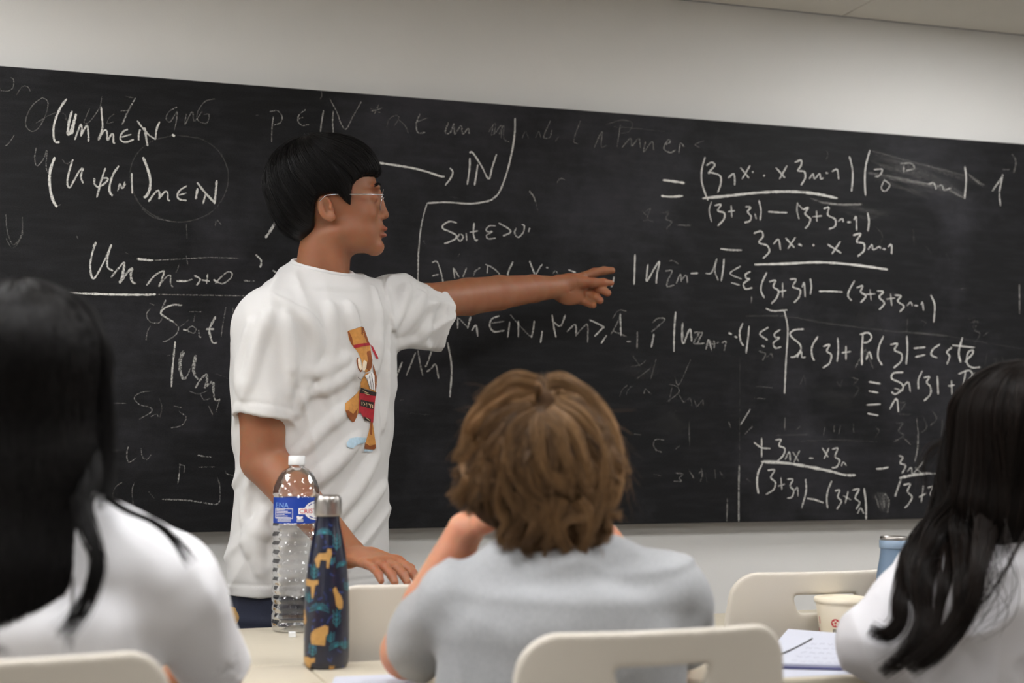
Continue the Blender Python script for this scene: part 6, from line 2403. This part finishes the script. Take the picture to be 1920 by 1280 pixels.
# hair
s = Sdf()
r_h = lambda px, py, f=0.0: W(px, py, D) + fwd * f
s.ell(r_h(1918, 792, -.005), np.array([122, 132, 113]) / gs_, [side, fwd, UP], k=.03)
s.econe(r_h(1910, 800, -.005), r_h(1880, 930, -.02), side, np.array([120, 118]) / gs_, np.array([108, 80]) / gs_, k=.04)
s.econe(r_h(1870, 920, -.03), r_h(1835, 965, -.05), side, np.array([98, 60]) / gs_, np.array([70, 40]) / gs_, k=.04, cap=.03)
s.post = lambda p, d: smax(d, (p - HCr) @ fwd - np.where(p[:, 2] > HCr[2] + .06, .10, .05), .02)
hm = s.mesh('hair', .0045)
m_dkcap = mat('dark_hair_mass', (.005, .0036, .003, 1), .6, spec=.1)
m_dkhair = hair_mat('dark_brown_hair', (.005, .0036, .003, 1), (.017, .011, .0085, 1), .40, .18)
hcap = link('hair', hm, m_dkcap, root); hcap['label'] = 'long dark wavy hair in loose locks'
hv = bvh_of(hm)
rng = np.random.default_rng(14)
P = shell_strands(r_h(1912, 830), r_h(1935, 690, -.02) - r_h(1912, 830), hv, 3600, rng, lambda p: (p - HCr) @ fwd - .05, t0=(.03, 1.6), ln=(.7, 1.4), m=24, tmax=2.5, swirl=.15, layer=(.99, 1.035))
P = list(P)
G = lambda *q: [W(x, y, d - .035 * min(1, max(0, (y - 1010) / 60))) for x, y, d in q]
P += lock(G((1815, 800, 2.17), (1800, 880, 2.14), (1800, 960, 2.12), (1740, 1010, 2.12), (1702, 1060, 2.13), (1688, 1120, 2.06), (1686, 1165, 2.045), (1660, 1190, 2.04), (1628, 1178, 2.045)), 420, .036, .004, rng)
P += lock(G((1840, 880, 2.12), (1810, 960, 2.10), (1760, 1010, 2.10), (1728, 1080, 2.07), (1732, 1160, 2.045), (1700, 1225, 2.02), (1650, 1262, 2.03)), 420, .036, .006, rng)
P += lock(G((1850, 860, 2.11), (1840, 950, 2.09), (1815, 1020, 2.08), (1812, 1100, 2.02), (1800, 1160, 2.005), (1752, 1220, 2.0), (1700, 1256, 2.01)), 620, .040, .008, rng)
P += lock(G((1790, 860, 2.16), (1775, 930, 2.15), (1750, 985, 2.13), (1712, 1040, 2.09), (1722, 1120, 2.06), (1748, 1180, 2.03), (1720, 1240, 2.02)), 320, .024, .005, rng)
P += lock(G((1870, 930, 2.09), (1850, 990, 2.04), (1835, 1060, 2.01), (1825, 1120, 2.0), (1790, 1190, 2.0)), 320, .022, .006, rng)
P += lock(G((1780, 1020, 2.10), (1770, 1090, 2.05), (1758, 1150, 2.03), (1745, 1220, 2.01)), 90, .012, .004, rng)
# single loose hairs
for _ in range(26):
    x0, y0 = rng.uniform(1800, 1915), rng.uniform(940, 1020)
    P += lock(G((x0, y0, 2.04), (x0 + rng.uniform(-20, 30), y0 + 80, 2.005), (x0 + rng.uniform(-50, 40), y0 + 150, 2.0), (x0 + rng.uniform(-110, 10), y0 + rng.uniform(180, 240), 2.0)), 1, .004, .008, rng)
P += lock(G((1770, 830, 2.16), (1745, 850, 2.16), (1732, 880, 2.15), (1742, 930, 2.14)), 16, .010, .016, rng)
P += lock(G((1925, 990, 2.03), (1890, 1060, 2.0), (1850, 1120, 2.0), (1815, 1158, 2.0)), 10, .002, .002, rng)
strands('hair_locks', np.array(P), .00055, m_dkhair, hcap, rng)
